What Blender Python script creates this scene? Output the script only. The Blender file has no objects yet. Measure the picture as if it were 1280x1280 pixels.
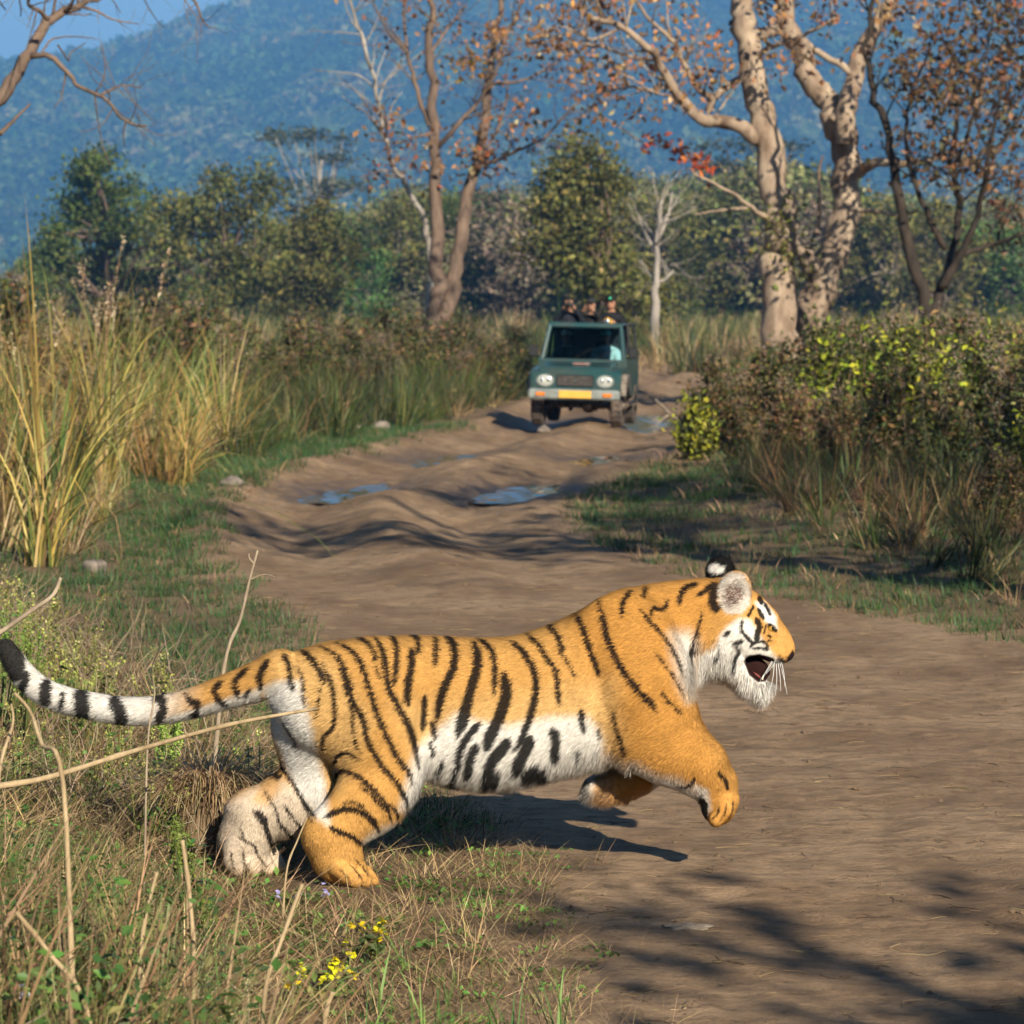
import bpy, math, random
import numpy as np

rng = np.random.default_rng(7)
random.seed(7)
SC = bpy.context.scene
COL = SC.collection

# ------------------------------------------------------------------ camera, sky, sun, exposure
FPX = 4602.0            # focal length in pixels of the 1280 px picture
HOR = 386.0             # horizon row
CAMH = 2.0              # camera height (m)
TD = 13.0               # distance of the tiger (m)
cam_d = bpy.data.cameras.new('camera')
cam = bpy.data.objects.new('camera', cam_d); COL.objects.link(cam)
cam.location = (0, 0, CAMH); cam.rotation_euler = (math.radians(90), 0, 0)
cam_d.sensor_width = 36.0
cam_d.lens = 36.0 * FPX / 1280.0
cam_d.shift_y = -(640.0 - HOR) / 1280.0
cam_d.clip_start = 0.1; cam_d.clip_end = 8000
cam_d.dof.use_dof = True
cam_d.dof.focus_distance = TD - 0.1
cam_d.dof.aperture_fstop = 9.0
SC.camera = cam

SUN_EL, SUN_AZ = 27.0, 22.0       # elevation; degrees the light drifts towards -x while travelling +y
world = bpy.data.worlds.new('World'); SC.world = world; world.use_nodes = True
wn = world.node_tree.nodes; wl = world.node_tree.links
sky = wn.new('ShaderNodeTexSky'); sky.sky_type = 'NISHITA'; sky.sun_disc = False
sky.sun_elevation = math.radians(SUN_EL)
sky.sun_rotation = math.radians(180.0 - SUN_AZ)
sky.altitude = 0; sky.air_density = 0.75; sky.dust_density = 0.1; sky.ozone_density = 3.0
wn['Background'].inputs['Strength'].default_value = 0.05
wl.new(sky.outputs[0], wn['Background'].inputs['Color'])
sun_d = bpy.data.lights.new('sun', 'SUN'); sun = bpy.data.objects.new('sun', sun_d); COL.objects.link(sun)
sun_d.energy = 5.0; sun_d.angle = math.radians(0.55); sun_d.color = (1.0, 0.90, 0.74)
az, el = math.radians(SUN_AZ), math.radians(SUN_EL)
LDIR = np.array([-math.sin(az) * math.cos(el), math.cos(az) * math.cos(el), -math.sin(el)])   # light travel
from mathutils import Vector
sun.rotation_euler = Vector(LDIR).to_track_quat('-Z', 'Y').to_euler()
sun.location = (20, -40, 40)

SC.view_settings.view_transform = 'Standard'; SC.view_settings.look = 'None'
SC.view_settings.exposure = 0.93; SC.view_settings.gamma = 1.0
SC.render.engine = 'CYCLES'
cy = SC.cycles
cy.use_denoising = True
cy.use_adaptive_sampling = True; cy.adaptive_threshold = 0.025; cy.adaptive_min_samples = 24
cy.max_bounces = 6; cy.diffuse_bounces = 1; cy.glossy_bounces = 3; cy.transmission_bounces = 5
cy.transparent_max_bounces = 6; cy.volume_bounces = 0
cy.caustics_reflective = False; cy.caustics_refractive = False
cy.sample_clamp_indirect = 4.0

# ------------------------------------------------------------------ helpers
def P(px, py, d):
    """world point seen at photo position (px, py) at distance d"""
    return np.array([(px - 640.0) * d / FPX, d, CAMH - (py - HOR) * d / FPX])

def tag(o, label=None, cat=None, group=None, kind=None):
    if label: o['label'] = label
    if cat: o['category'] = cat
    if group: o['group'] = group
    if kind: o['kind'] = kind
    return o

def empty(name, loc=(0, 0, 0), rz=0.0):
    o = bpy.data.objects.new(name, None); COL.objects.link(o)
    o.location = loc; o.rotation_euler = (0, 0, rz); o.empty_display_size = 0.2
    return o

def mesh_data(name, V, F, mat=None, col=None, smooth=True):
    """F: list of integer arrays, each (n,3) or (n,4)"""
    me = bpy.data.meshes.new(name)
    V = np.asarray(V, dtype=np.float32).reshape(-1, 3)
    F = [np.asarray(f, dtype=np.int32) for f in (F if isinstance(F, list) else [F]) if len(f)]
    loops = np.concatenate([f.ravel() for f in F])
    sizes = np.concatenate([np.full(len(f), f.shape[1], dtype=np.int32) for f in F])
    starts = np.concatenate([[0], np.cumsum(sizes)[:-1]]).astype(np.int32)
    me.vertices.add(len(V)); me.vertices.foreach_set('co', V.ravel())
    me.loops.add(len(loops)); me.loops.foreach_set('vertex_index', loops)
    me.polygons.add(len(sizes)); me.polygons.foreach_set('loop_start', starts)
    if smooth:
        me.polygons.foreach_set('use_smooth', np.ones(len(sizes), dtype=bool))
    else:
        me.polygons.foreach_set('use_smooth', np.zeros(len(sizes), dtype=bool))
    if col is not None:
        c = np.asarray(col, dtype=np.float32)
        if c.shape[1] == 3: c = np.hstack([c, np.ones((len(c), 1), np.float32)])
        a = me.color_attributes.new('Col', 'FLOAT_COLOR', 'POINT'); a.data.foreach_set('color', c.ravel())
    me.update(calc_edges=True)
    if mat is not None: me.materials.append(mat)
    return me

def mesh_obj(name, V, F, mat=None, parent=None, col=None, smooth=True, link=True):
    o = bpy.data.objects.new(name, mesh_data(name, V, F, mat, col, smooth))
    if link: COL.objects.link(o)
    if parent is not None: o.parent = parent
    return o

class MB:
    """collects shapes into one mesh"""
    def __init__(s): s.V = []; s.Q = []; s.T = []; s.C = []; s.n = 0
    def add(s, V, F, col=None):
        V = np.asarray(V, dtype=np.float32).reshape(-1, 3)
        for f in (F if isinstance(F, list) else [F]):
            f = np.asarray(f, dtype=np.int64)
            if len(f) == 0: continue
            (s.Q if f.shape[1] == 4 else s.T).append(f + s.n)
        s.V.append(V); s.n += len(V)
        if col is None: col = np.ones((len(V), 3), np.float32)
        col = np.asarray(col, np.float32)
        if col.ndim == 1: col = np.tile(col, (len(V), 1))
        s.C.append(col)
    def faces(s):
        out = []
        if s.Q: out.append(np.concatenate(s.Q))
        if s.T: out.append(np.concatenate(s.T))
        return out
    def build(s, name, mat, parent=None, smooth=True, link=True, color=True):
        return mesh_obj(name, np.concatenate(s.V), s.faces(), mat, parent, np.concatenate(s.C) if color else None, smooth, link)

def rot_z(a): c, s_ = math.cos(a), math.sin(a); return np.array([[c, -s_, 0], [s_, c, 0], [0, 0, 1]])
def rot_x(a): c, s_ = math.cos(a), math.sin(a); return np.array([[1, 0, 0], [0, c, -s_], [0, s_, c]])
def rot_y(a): c, s_ = math.cos(a), math.sin(a); return np.array([[c, 0, s_], [0, 1, 0], [-s_, 0, c]])

def box(c, size, bevel=0.0, taper=(1, 1), rot=None):
    """box with chamfered vertical/horizontal edges: returns V, F. taper scales the top in x,y"""
    sx, sy, sz = [v / 2 for v in size]
    b = min(bevel, sx * 0.9, sy * 0.9, sz * 0.9)
    def ring(ix, iy, z):
        x, y = sx - ix, sy - iy
        e = max(b * 0.9, 1e-4)
        return [(-x + e, -y, z), (x - e, -y, z), (x, -y + e, z), (x, y - e, z), (x - e, y, z), (-x + e, y, z), (-x, y - e, z), (-x, -y + e, z)]
    if b > 0:
        R = [ring(b, b, -sz), ring(0, 0, -sz + b), ring(0, 0, sz - b), ring(b, b, sz)]
        V = np.array(R).reshape(-1, 3); F = []
        for k in range(3):
            for i in range(8):
                j = (i + 1) % 8
                F.append((k * 8 + i, k * 8 + j, (k + 1) * 8 + j, (k + 1) * 8 + i))
        for base, flip in ((0, True), (24, False)):
            for q in ((0, 1, 2, 3), (0, 3, 4, 7), (4, 5, 6, 7)):
                q = [base + i for i in q]; F.append(q[::-1] if flip else q)
    else:
        V = np.array([(x, y, z) for z in (-sz, sz) for y in (-sy, sy) for x in (-sx, sx)])
        F = [(0, 2, 3, 1), (4, 5, 7, 6), (0, 1, 5, 4), (1, 3, 7, 5), (3, 2, 6, 7), (2, 0, 4, 6)]
    if taper != (1, 1):
        t = (V[:, 2] + sz) / (2 * sz)
        V[:, 0] *= 1 + (taper[0] - 1) * t; V[:, 1] *= 1 + (taper[1] - 1) * t
    if rot is not None: V = V @ np.asarray(rot).T
    return V + np.asarray(c), np.array(F)

def tube(pts, rad, sides=7, cap=True, wob=0.0):
    """tapered tube along a polyline"""
    pts = np.asarray(pts, float); n = len(pts)
    rad = np.asarray(rad, float) if np.ndim(rad) else np.full(n, float(rad))
    tan = np.gradient(pts, axis=0); tan /= np.linalg.norm(tan, axis=1)[:, None] + 1e-9
    ref = np.array([0.13, 0.97, 0.2]) if abs(tan[0] @ np.array([0.13, 0.97, 0.2])) < 0.9 else np.array([1.0, 0, 0.1])
    V = []
    u = np.cross(tan[0], ref); u /= np.linalg.norm(u)
    ang = np.arange(sides) * 2 * math.pi / sides
    for i in range(n):
        u = u - (u @ tan[i]) * tan[i]; u /= np.linalg.norm(u) + 1e-9
        v = np.cross(tan[i], u)
        r = rad[i] * (1 + (wob * rng.uniform(-1, 1, sides) if wob else 0))
        V.append(pts[i] + (np.cos(ang) * r)[:, None] * u + (np.sin(ang) * r)[:, None] * v)
    V = np.concatenate(V)
    i = np.arange(n - 1)[:, None] * sides; a = np.arange(sides)[None]; b = (a + 1) % sides
    F = np.stack([i + a, i + b, i + sides + b, i + sides + a], -1).reshape(-1, 4)
    out = [F]
    if cap:
        V = np.vstack([V, pts[0], pts[-1]]); k = n * sides
        a = np.arange(sides); b = (a + 1) % sides
        out.append(np.vstack([np.stack([np.full(sides, k), b, a], 1), np.stack([np.full(sides, k + 1), (n - 1) * sides + a, (n - 1) * sides + b], 1)]))
    return V, out

def resample(pts, n):
    """smooth resampling (Catmull-Rom) of a polyline"""
    pts = np.asarray(pts, float); m = len(pts)
    t = np.linspace(0, m - 1, n); i = np.clip(t.astype(int), 0, m - 2); f = (t - i)[:, None]
    p0 = pts[np.clip(i - 1, 0, m - 1)]; p1 = pts[i]; p2 = pts[i + 1]; p3 = pts[np.clip(i + 2, 0, m - 1)]
    return 0.5 * ((2 * p1) + (-p0 + p2) * f + (2 * p0 - 5 * p1 + 4 * p2 - p3) * f ** 2 + (-p0 + 3 * p1 - 3 * p2 + p3) * f ** 3)

def blades(root, az, lean, droop, length, width, segs, col, tipcol=None, flat=0.0):
    """ribbon blades; every argument an array of n (or scalar). returns V, F, C"""
    root = np.asarray(root, float); n = len(root)
    az, lean, droop, length, width = [np.broadcast_to(np.asarray(a, float), (n,)) for a in (az, lean, droop, length, width)]
    h = np.stack([np.cos(az), np.sin(az), np.zeros(n)], 1); up = np.array([0, 0, 1.0])
    sa = az + math.pi / 2 + rng.uniform(-0.9, 0.9, n) * (1 - flat)
    side = np.stack([np.cos(sa), np.sin(sa), np.zeros(n)], 1)
    pos = root.copy(); L = []; R = []; C = []
    col = np.broadcast_to(np.asarray(col, float), (n, 3)); tip = col if tipcol is None else np.broadcast_to(np.asarray(tipcol, float), (n, 3))
    for s in range(segs + 1):
        t = s / segs
        w = width * (1 - t ** 1.7) * 0.5 + 0.0002
        L.append(pos - side * w[:, None]); R.append(pos + side * w[:, None])
        c = col * (1 - t) + tip * t; C += [c, c]
        th = lean + droop * ((s + 0.5) / segs) ** 1.3
        pos = pos + (length / segs)[:, None] * (np.sin(th)[:, None] * h + np.cos(th)[:, None] * up)
    V = np.stack([x for p in zip(L, R) for x in p], 1).reshape(-1, 3)
    C = np.stack(C, 1).reshape(-1, 3)
    k = 2 * (segs + 1)
    base = np.arange(n)[:, None] * k + np.arange(segs)[None] * 2
    F = np.stack([base, base + 1, base + 3, base + 2], -1).reshape(-1, 4)
    return V, F, C

def leaf_cards(cen, size, col, up_bias=0.4, aspect=0.5, droop=None):
    """rhombic leaves with a slight fold, random orientation"""
    cen = np.asarray(cen, float); n = len(cen)
    size = np.broadcast_to(np.asarray(size, float), (n,))[:, None]
    nrm = rng.normal(size=(n, 3)); nrm /= np.linalg.norm(nrm, axis=1)[:, None]
    nrm += np.array([0, 0, up_bias * 2]); nrm /= np.linalg.norm(nrm, axis=1)[:, None]
    d = rng.normal(size=(n, 3))
    if droop is not None: d += np.array([0, 0, -droop])
    d -= (d * nrm).sum(1)[:, None] * nrm; d /= np.linalg.norm(d, axis=1)[:, None] + 1e-9
    s = np.cross(nrm, d)
    a = cen - d * size * 0.5; b = cen + s * size * aspect * 0.5 + nrm * size * 0.06
    t = cen + d * size * 0.5; c = cen - s * size * aspect * 0.5 + nrm * size * 0.06
    V = np.stack([a, b, t, c], 1).reshape(-1, 3)
    i = np.arange(n)[:, None] * 4
    F = np.vstack([i + np.array([0, 1, 2]), i + np.array([0, 2, 3])])
    C = np.repeat(np.broadcast_to(np.asarray(col, float), (n, 3)), 4, axis=0)
    return V, F, C

def pick(pal, n, var=0.15):
    """n colours out of a palette of (weight, rgb) with brightness variation"""
    w = np.array([p[0] for p in pal], float); w /= w.sum()
    c = np.array([p[1] for p in pal], float)[rng.choice(len(pal), n, p=w)]
    return np.clip(c * rng.uniform(1 - var, 1 + var, (n, 1)) * rng.uniform(1 - var * 0.4, 1 + var * 0.4, (n, 3)), 0, 1)

def sstep(a, b, x):
    t = np.clip((np.asarray(x, float) - a) / (b - a), 0, 1); return t * t * (3 - 2 * t)

_ph = np.random.default_rng(3).uniform(0, 6.28, (40, 2)); _dr = np.random.default_rng(4).uniform(0, 6.28, 40)
def wav(x, y, f, o=0, n=7):
    """smooth random field of typical wavelength 1/f"""
    s = 0
    for i in range(n):
        k = (i + o) % 40; a = _dr[k]; ff = f * (0.7 + 0.12 * i)
        s = s + np.sin(6.283 * ff * (x * math.cos(a) + y * math.sin(a)) + _ph[k, 0])
    return s / n * 1.3

# ------------------------------------------------------------------ materials
def new_mat(name):
    m = bpy.data.materials.new(name); m.use_nodes = True
    return m, m.node_tree.nodes, m.node_tree.links, m.node_tree.nodes['Principled BSDF']

def mat_simple(name, col, rough=0.6, metal=0.0, noise=0.15, scale=20.0, spec=0.4, coat=0.0, bump=0.0, dirt=None):
    m, n, l, b = new_mat(name)
    b.inputs['Roughness'].default_value = rough; b.inputs['Metallic'].default_value = metal
    b.inputs['Specular IOR Level'].default_value = spec
    if coat: b.inputs['Coat Weight'].default_value = coat; b.inputs['Coat Roughness'].default_value = 0.15
    tc = n.new('ShaderNodeTexCoord'); nz = n.new('ShaderNodeTexNoise'); nz.inputs['Scale'].default_value = scale; nz.inputs['Detail'].default_value = 4
    l.new(tc.outputs['Object'], nz.inputs['Vector'])
    mx = n.new('ShaderNodeMix'); mx.data_type = 'RGBA'
    c2 = dirt if dirt else tuple(c * (1 - noise * 2) for c in col)
    mx.inputs['A'].default_value = (*c2, 1); mx.inputs['B'].default_value = (*col, 1)
    rp = n.new('ShaderNodeMapRange'); rp.inputs['From Min'].default_value = 0.35; rp.inputs['From Max'].default_value = 0.6
    l.new(nz.outputs['Fac'], rp.inputs['Value']); l.new(rp.outputs['Result'], mx.inputs['Factor']); l.new(mx.outputs['Result'], b.inputs['Base Color'])
    if bump:
        bp = n.new('ShaderNodeBump'); bp.inputs['Strength'].default_value = bump; bp.inputs['Distance'].default_value = 0.02
        l.new(nz.outputs['Fac'], bp.inputs['Height']); l.new(bp.outputs['Normal'], b.inputs['Normal'])
    return m

def mat_veg(name, transl=0.3, rough=0.6, vary=0.35, spec=0.25, hue=0.03):
    """plant tissue: own colour from the mesh, varied from copy to copy, thin enough to let light through"""
    m, n, l, b = new_mat(name)
    at = n.new('ShaderNodeAttribute'); at.attribute_name = 'Col'
    oi = n.new('ShaderNodeObjectInfo')
    hs = n.new('ShaderNodeHueSaturation')
    mr = n.new('ShaderNodeMapRange'); mr.inputs['To Min'].default_value = 1 - vary; mr.inputs['To Max'].default_value = 1 + vary
    l.new(oi.outputs['Random'], mr.inputs['Value']); l.new(mr.outputs['Result'], hs.inputs['Value'])
    ml = n.new('ShaderNodeMath'); ml.operation = 'MULTIPLY'; ml.inputs[1].default_value = 7.31
    fr = n.new('ShaderNodeMath'); fr.operation = 'FRACT'
    mh = n.new('ShaderNodeMapRange'); mh.inputs['To Min'].default_value = 0.5 - hue; mh.inputs['To Max'].default_value = 0.5 + hue
    l.new(oi.outputs['Random'], ml.inputs[0]); l.new(ml.outputs[0], fr.inputs[0]); l.new(fr.outputs[0], mh.inputs['Value']); l.new(mh.outputs['Result'], hs.inputs['Hue'])
    l.new(at.outputs['Color'], hs.inputs['Color'])
    l.new(hs.outputs['Color'], b.inputs['Base Color']); b.inputs['Roughness'].default_value = rough; b.inputs['Specular IOR Level'].default_value = spec
    tr = n.new('ShaderNodeBsdfTranslucent'); l.new(hs.outputs['Color'], tr.inputs['Color'])
    ms = n.new('ShaderNodeMixShader'); ms.inputs[0].default_value = transl
    out = n['Material Output']
    l.new(b.outputs[0], ms.inputs[1]); l.new(tr.outputs[0], ms.inputs[2]); l.new(ms.outputs[0], out.inputs['Surface'])
    return m

def mat_bark(name, c1, c2, scale=3.0, bump=0.5):
    m, n, l, b = new_mat(name)
    b.inputs['Roughness'].default_value = 0.85; b.inputs['Specular IOR Level'].default_value = 0.15
    tc = n.new('ShaderNodeTexCoord'); mp = n.new('ShaderNodeMapping'); mp.inputs['Scale'].default_value = (1, 1, 0.35)
    nz = n.new('ShaderNodeTexNoise'); nz.inputs['Scale'].default_value = scale; nz.inputs['Detail'].default_value = 6; nz.inputs['Roughness'].default_value = 0.65
    l.new(tc.outputs['Object'], mp.inputs['Vector']); l.new(mp.outputs['Vector'], nz.inputs['Vector'])
    cr = n.new('ShaderNodeValToRGB'); cr.color_ramp.elements[0].position = 0.38; cr.color_ramp.elements[1].position = 0.62
    cr.color_ramp.elements[0].color = (*c1, 1); cr.color_ramp.elements[1].color = (*c2, 1)
    l.new(nz.outputs['Fac'], cr.inputs['Fac']); l.new(cr.outputs['Color'], b.inputs['Base Color'])
    bp = n.new('ShaderNodeBump'); bp.inputs['Strength'].default_value = bump; bp.inputs['Distance'].default_value = 0.05
    l.new(nz.outputs['Fac'], bp.inputs['Height']); l.new(bp.outputs['Normal'], b.inputs['Normal'])
    return m

def attr_mat(name, rough=0.7, spec=0.2, sheen=0.0):
    m, n, l, b = new_mat(name)
    at = n.new('ShaderNodeAttribute'); at.attribute_name = 'Col'
    l.new(at.outputs['Color'], b.inputs['Base Color']); b.inputs['Roughness'].default_value = rough; b.inputs['Specular IOR Level'].default_value = spec
    if sheen: b.inputs['Sheen Weight'].default_value = sheen
    return m

# ------------------------------------------------------------------ scattered stuff (geometry nodes, one object)
def scatter(name, pts, protos, idx, rot, scl, label, cat):
    """one 'stuff' object that sets copies of small plants out on points"""
    pts = np.asarray(pts, np.float32); n = len(pts)
    me = bpy.data.meshes.new(name); me.vertices.add(n); me.vertices.foreach_set('co', pts.ravel())
    a = me.attributes.new('pick', 'INT', 'POINT'); a.data.foreach_set('value', np.asarray(idx, np.int32))
    a = me.attributes.new('turn', 'FLOAT_VECTOR', 'POINT'); a.data.foreach_set('vector', np.asarray(rot, np.float32).ravel())
    scl = np.asarray(scl, np.float32)
    if scl.ndim == 1: scl = np.repeat(scl[:, None], 3, 1)
    a = me.attributes.new('size', 'FLOAT_VECTOR', 'POINT'); a.data.foreach_set('vector', scl.ravel())
    o = bpy.data.objects.new(name, me); COL.objects.link(o)
    c = bpy.data.collections.new(name + '_plants')
    for k, p in enumerate(protos):
        q = bpy.data.objects.new('%s_%02d' % (name, k), p); c.objects.link(q)
    ng = bpy.data.node_groups.new(name + '_nodes', 'GeometryNodeTree')
    ng.interface.new_socket('Geometry', in_out='INPUT', socket_type='NodeSocketGeometry')
    ng.interface.new_socket('Geometry', in_out='OUTPUT', socket_type='NodeSocketGeometry')
    N = ng.nodes; L = ng.links
    gi = N.new('NodeGroupInput'); go = N.new('NodeGroupOutput')
    ci = N.new('GeometryNodeCollectionInfo'); ci.inputs['Collection'].default_value = c
    ci.inputs['Separate Children'].default_value = True; ci.inputs['Reset Children'].default_value = True
    ip = N.new('GeometryNodeInstanceOnPoints'); ip.inputs['Pick Instance'].default_value = True
    def attr(nm, t):
        q = N.new('GeometryNodeInputNamedAttribute'); q.data_type = t; q.inputs['Name'].default_value = nm; return q.outputs['Attribute']
    L.new(gi.outputs[0], ip.inputs['Points']); L.new(ci.outputs[0], ip.inputs['Instance'])
    L.new(attr('pick', 'INT'), ip.inputs['Instance Index'])
    e2r = N.new('FunctionNodeEulerToRotation'); L.new(attr('turn', 'FLOAT_VECTOR'), e2r.inputs[0]); L.new(e2r.outputs[0], ip.inputs['Rotation'])
    L.new(attr('size', 'FLOAT_VECTOR'), ip.inputs['Scale'])
    L.new(ip.outputs[0], go.inputs[0])
    md = o.modifiers.new('scatter', 'NODES'); md.node_group = ng
    return tag(o, label, cat, kind='stuff')

def rand_rot(n, tilt=0.12):
    return np.stack([rng.normal(0, tilt, n), rng.normal(0, tilt, n), rng.uniform(0, 6.283, n)], 1)
# ------------------------------------------------------------------ terrain and track
_ry = np.array([-60, 2, 10, 13, 15, 18, 22, 25, 28, 31, 35, 39, 45, 49, 53, 58, 64, 80, 110, 160])
_rl = np.array([6., 1.0, .30, .10, -.35, -.7, -1.16, -1.75, -2.25, -2.6, -2.85, -2.97, -2.65, -2.25, -1.75, -1.0, -.4, .6, 3.5, 10])
_rr = np.array([11, 5.2, 4.6, 4.3, 4.1, 3.7, 3.1, 1.95, 1.25, .85, .5, .72, 1.5, 2.25, 2.7, 3.0, 3.3, 3.9, 7, 14])
def road_lr(y):
    y = np.asarray(y, float)
    yy = y
    l = (np.interp(yy - .8, _ry, _rl) + np.interp(yy, _ry, _rl) + np.interp(yy + .8, _ry, _rl)) / 3
    r = (np.interp(yy - .8, _ry, _rr) + np.interp(yy, _ry, _rr) + np.interp(yy + .8, _ry, _rr)) / 3
    return l, r

def height(x, y):
    x = np.asarray(x, float); y = np.asarray(y, float)
    l, r = road_lr(y); t = (x - l) / (r - l)
    inside = sstep(-0.05, 0.06, t) * sstep(1.05, 0.94, t)
    g = lambda c, s: np.exp(-((t - c) / s) ** 2)
    near = sstep(24, 34, y)
    wob = 0.03 * wav(x * 0 + 0.3, y, 0.09, 5)
    ruts = -0.10 * g(0.25 + wob, 0.10) - 0.095 * g(0.73 + wob, 0.11) + 0.085 * g(0.49 + wob, 0.08) + 0.13 * g(-0.01, 0.07)
    ruts = ruts * (0.12 + 0.88 * near)
    dip = -0.075 * np.exp(-((y - 41.8) / 2.3) ** 2) - 0.06 * np.exp(-((y - 50.5) / 1.5) ** 2) + 0.05 * np.exp(-((y - 46.6) / 1.5) ** 2) + 0.05 * np.exp(-((y - 36.5) / 1.6) ** 2)
    small = 0.03 * wav(x, y, 0.55, 2) + 0.018 * wav(x, y, 1.5, 11) + 0.010 * wav(x, y, 3.1, 19) + 0.022 * near * wav(x * 0.6, y, 0.22, 17)
    road = ruts + dip * inside + small * (0.35 + 0.65 * near)
    # a right hand pool behind the car
    road = road - 0.09 * np.exp(-((x - 3.0) / 1.2) ** 2 - ((y - 66) / 4.0) ** 2)
    sl = np.maximum(l - x, 0); sr = np.maximum(x - r, 0)
    fade = sstep(200, 90, y)
    bank = (0.26 * sstep(0.95, 2.4, sl) * sstep(7, 9.5, y) * sstep(24, 15, y) + 0.16 * sstep(0.3, 2.5, sl) * sstep(22, 30, y) + 0.22 * sstep(0.3, 2.5, sr)) * fade
    out = np.maximum(sl, sr)
    rough = sstep(0.1, 1.2, out) * (0.05 * wav(x, y, 0.35, 21) + 0.02 * wav(x, y, 1.4, 25)) * fade
    far = sstep(100, 300, y) * 0.6 * wav(x, y, 0.006, 9)
    tiger_pad = np.exp(-((x + 0.55) / 0.75) ** 2 - ((y - 12.9) / 0.6) ** 2)
    h = road * sstep(240, 120, y) + bank + rough + far
    return h * (1 - 0.92 * tiger_pad)

def geo_axis(a, b, s0, grow, smax):
    out = [a]
    s = s0
    while out[-1] < b: out.append(out[-1] + s); s = min(s * grow, smax)
    return np.array(out)

def grid_mesh(X, Y, Z):
    ny, nx = X.shape
    V = np.stack([X, Y, Z], -1).reshape(-1, 3)
    i = np.arange(ny - 1)[:, None] * nx + np.arange(nx - 1)[None]
    F = np.stack([i, i + 1, i + nx + 1, i + nx], -1).reshape(-1, 4)
    return V, F

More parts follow.
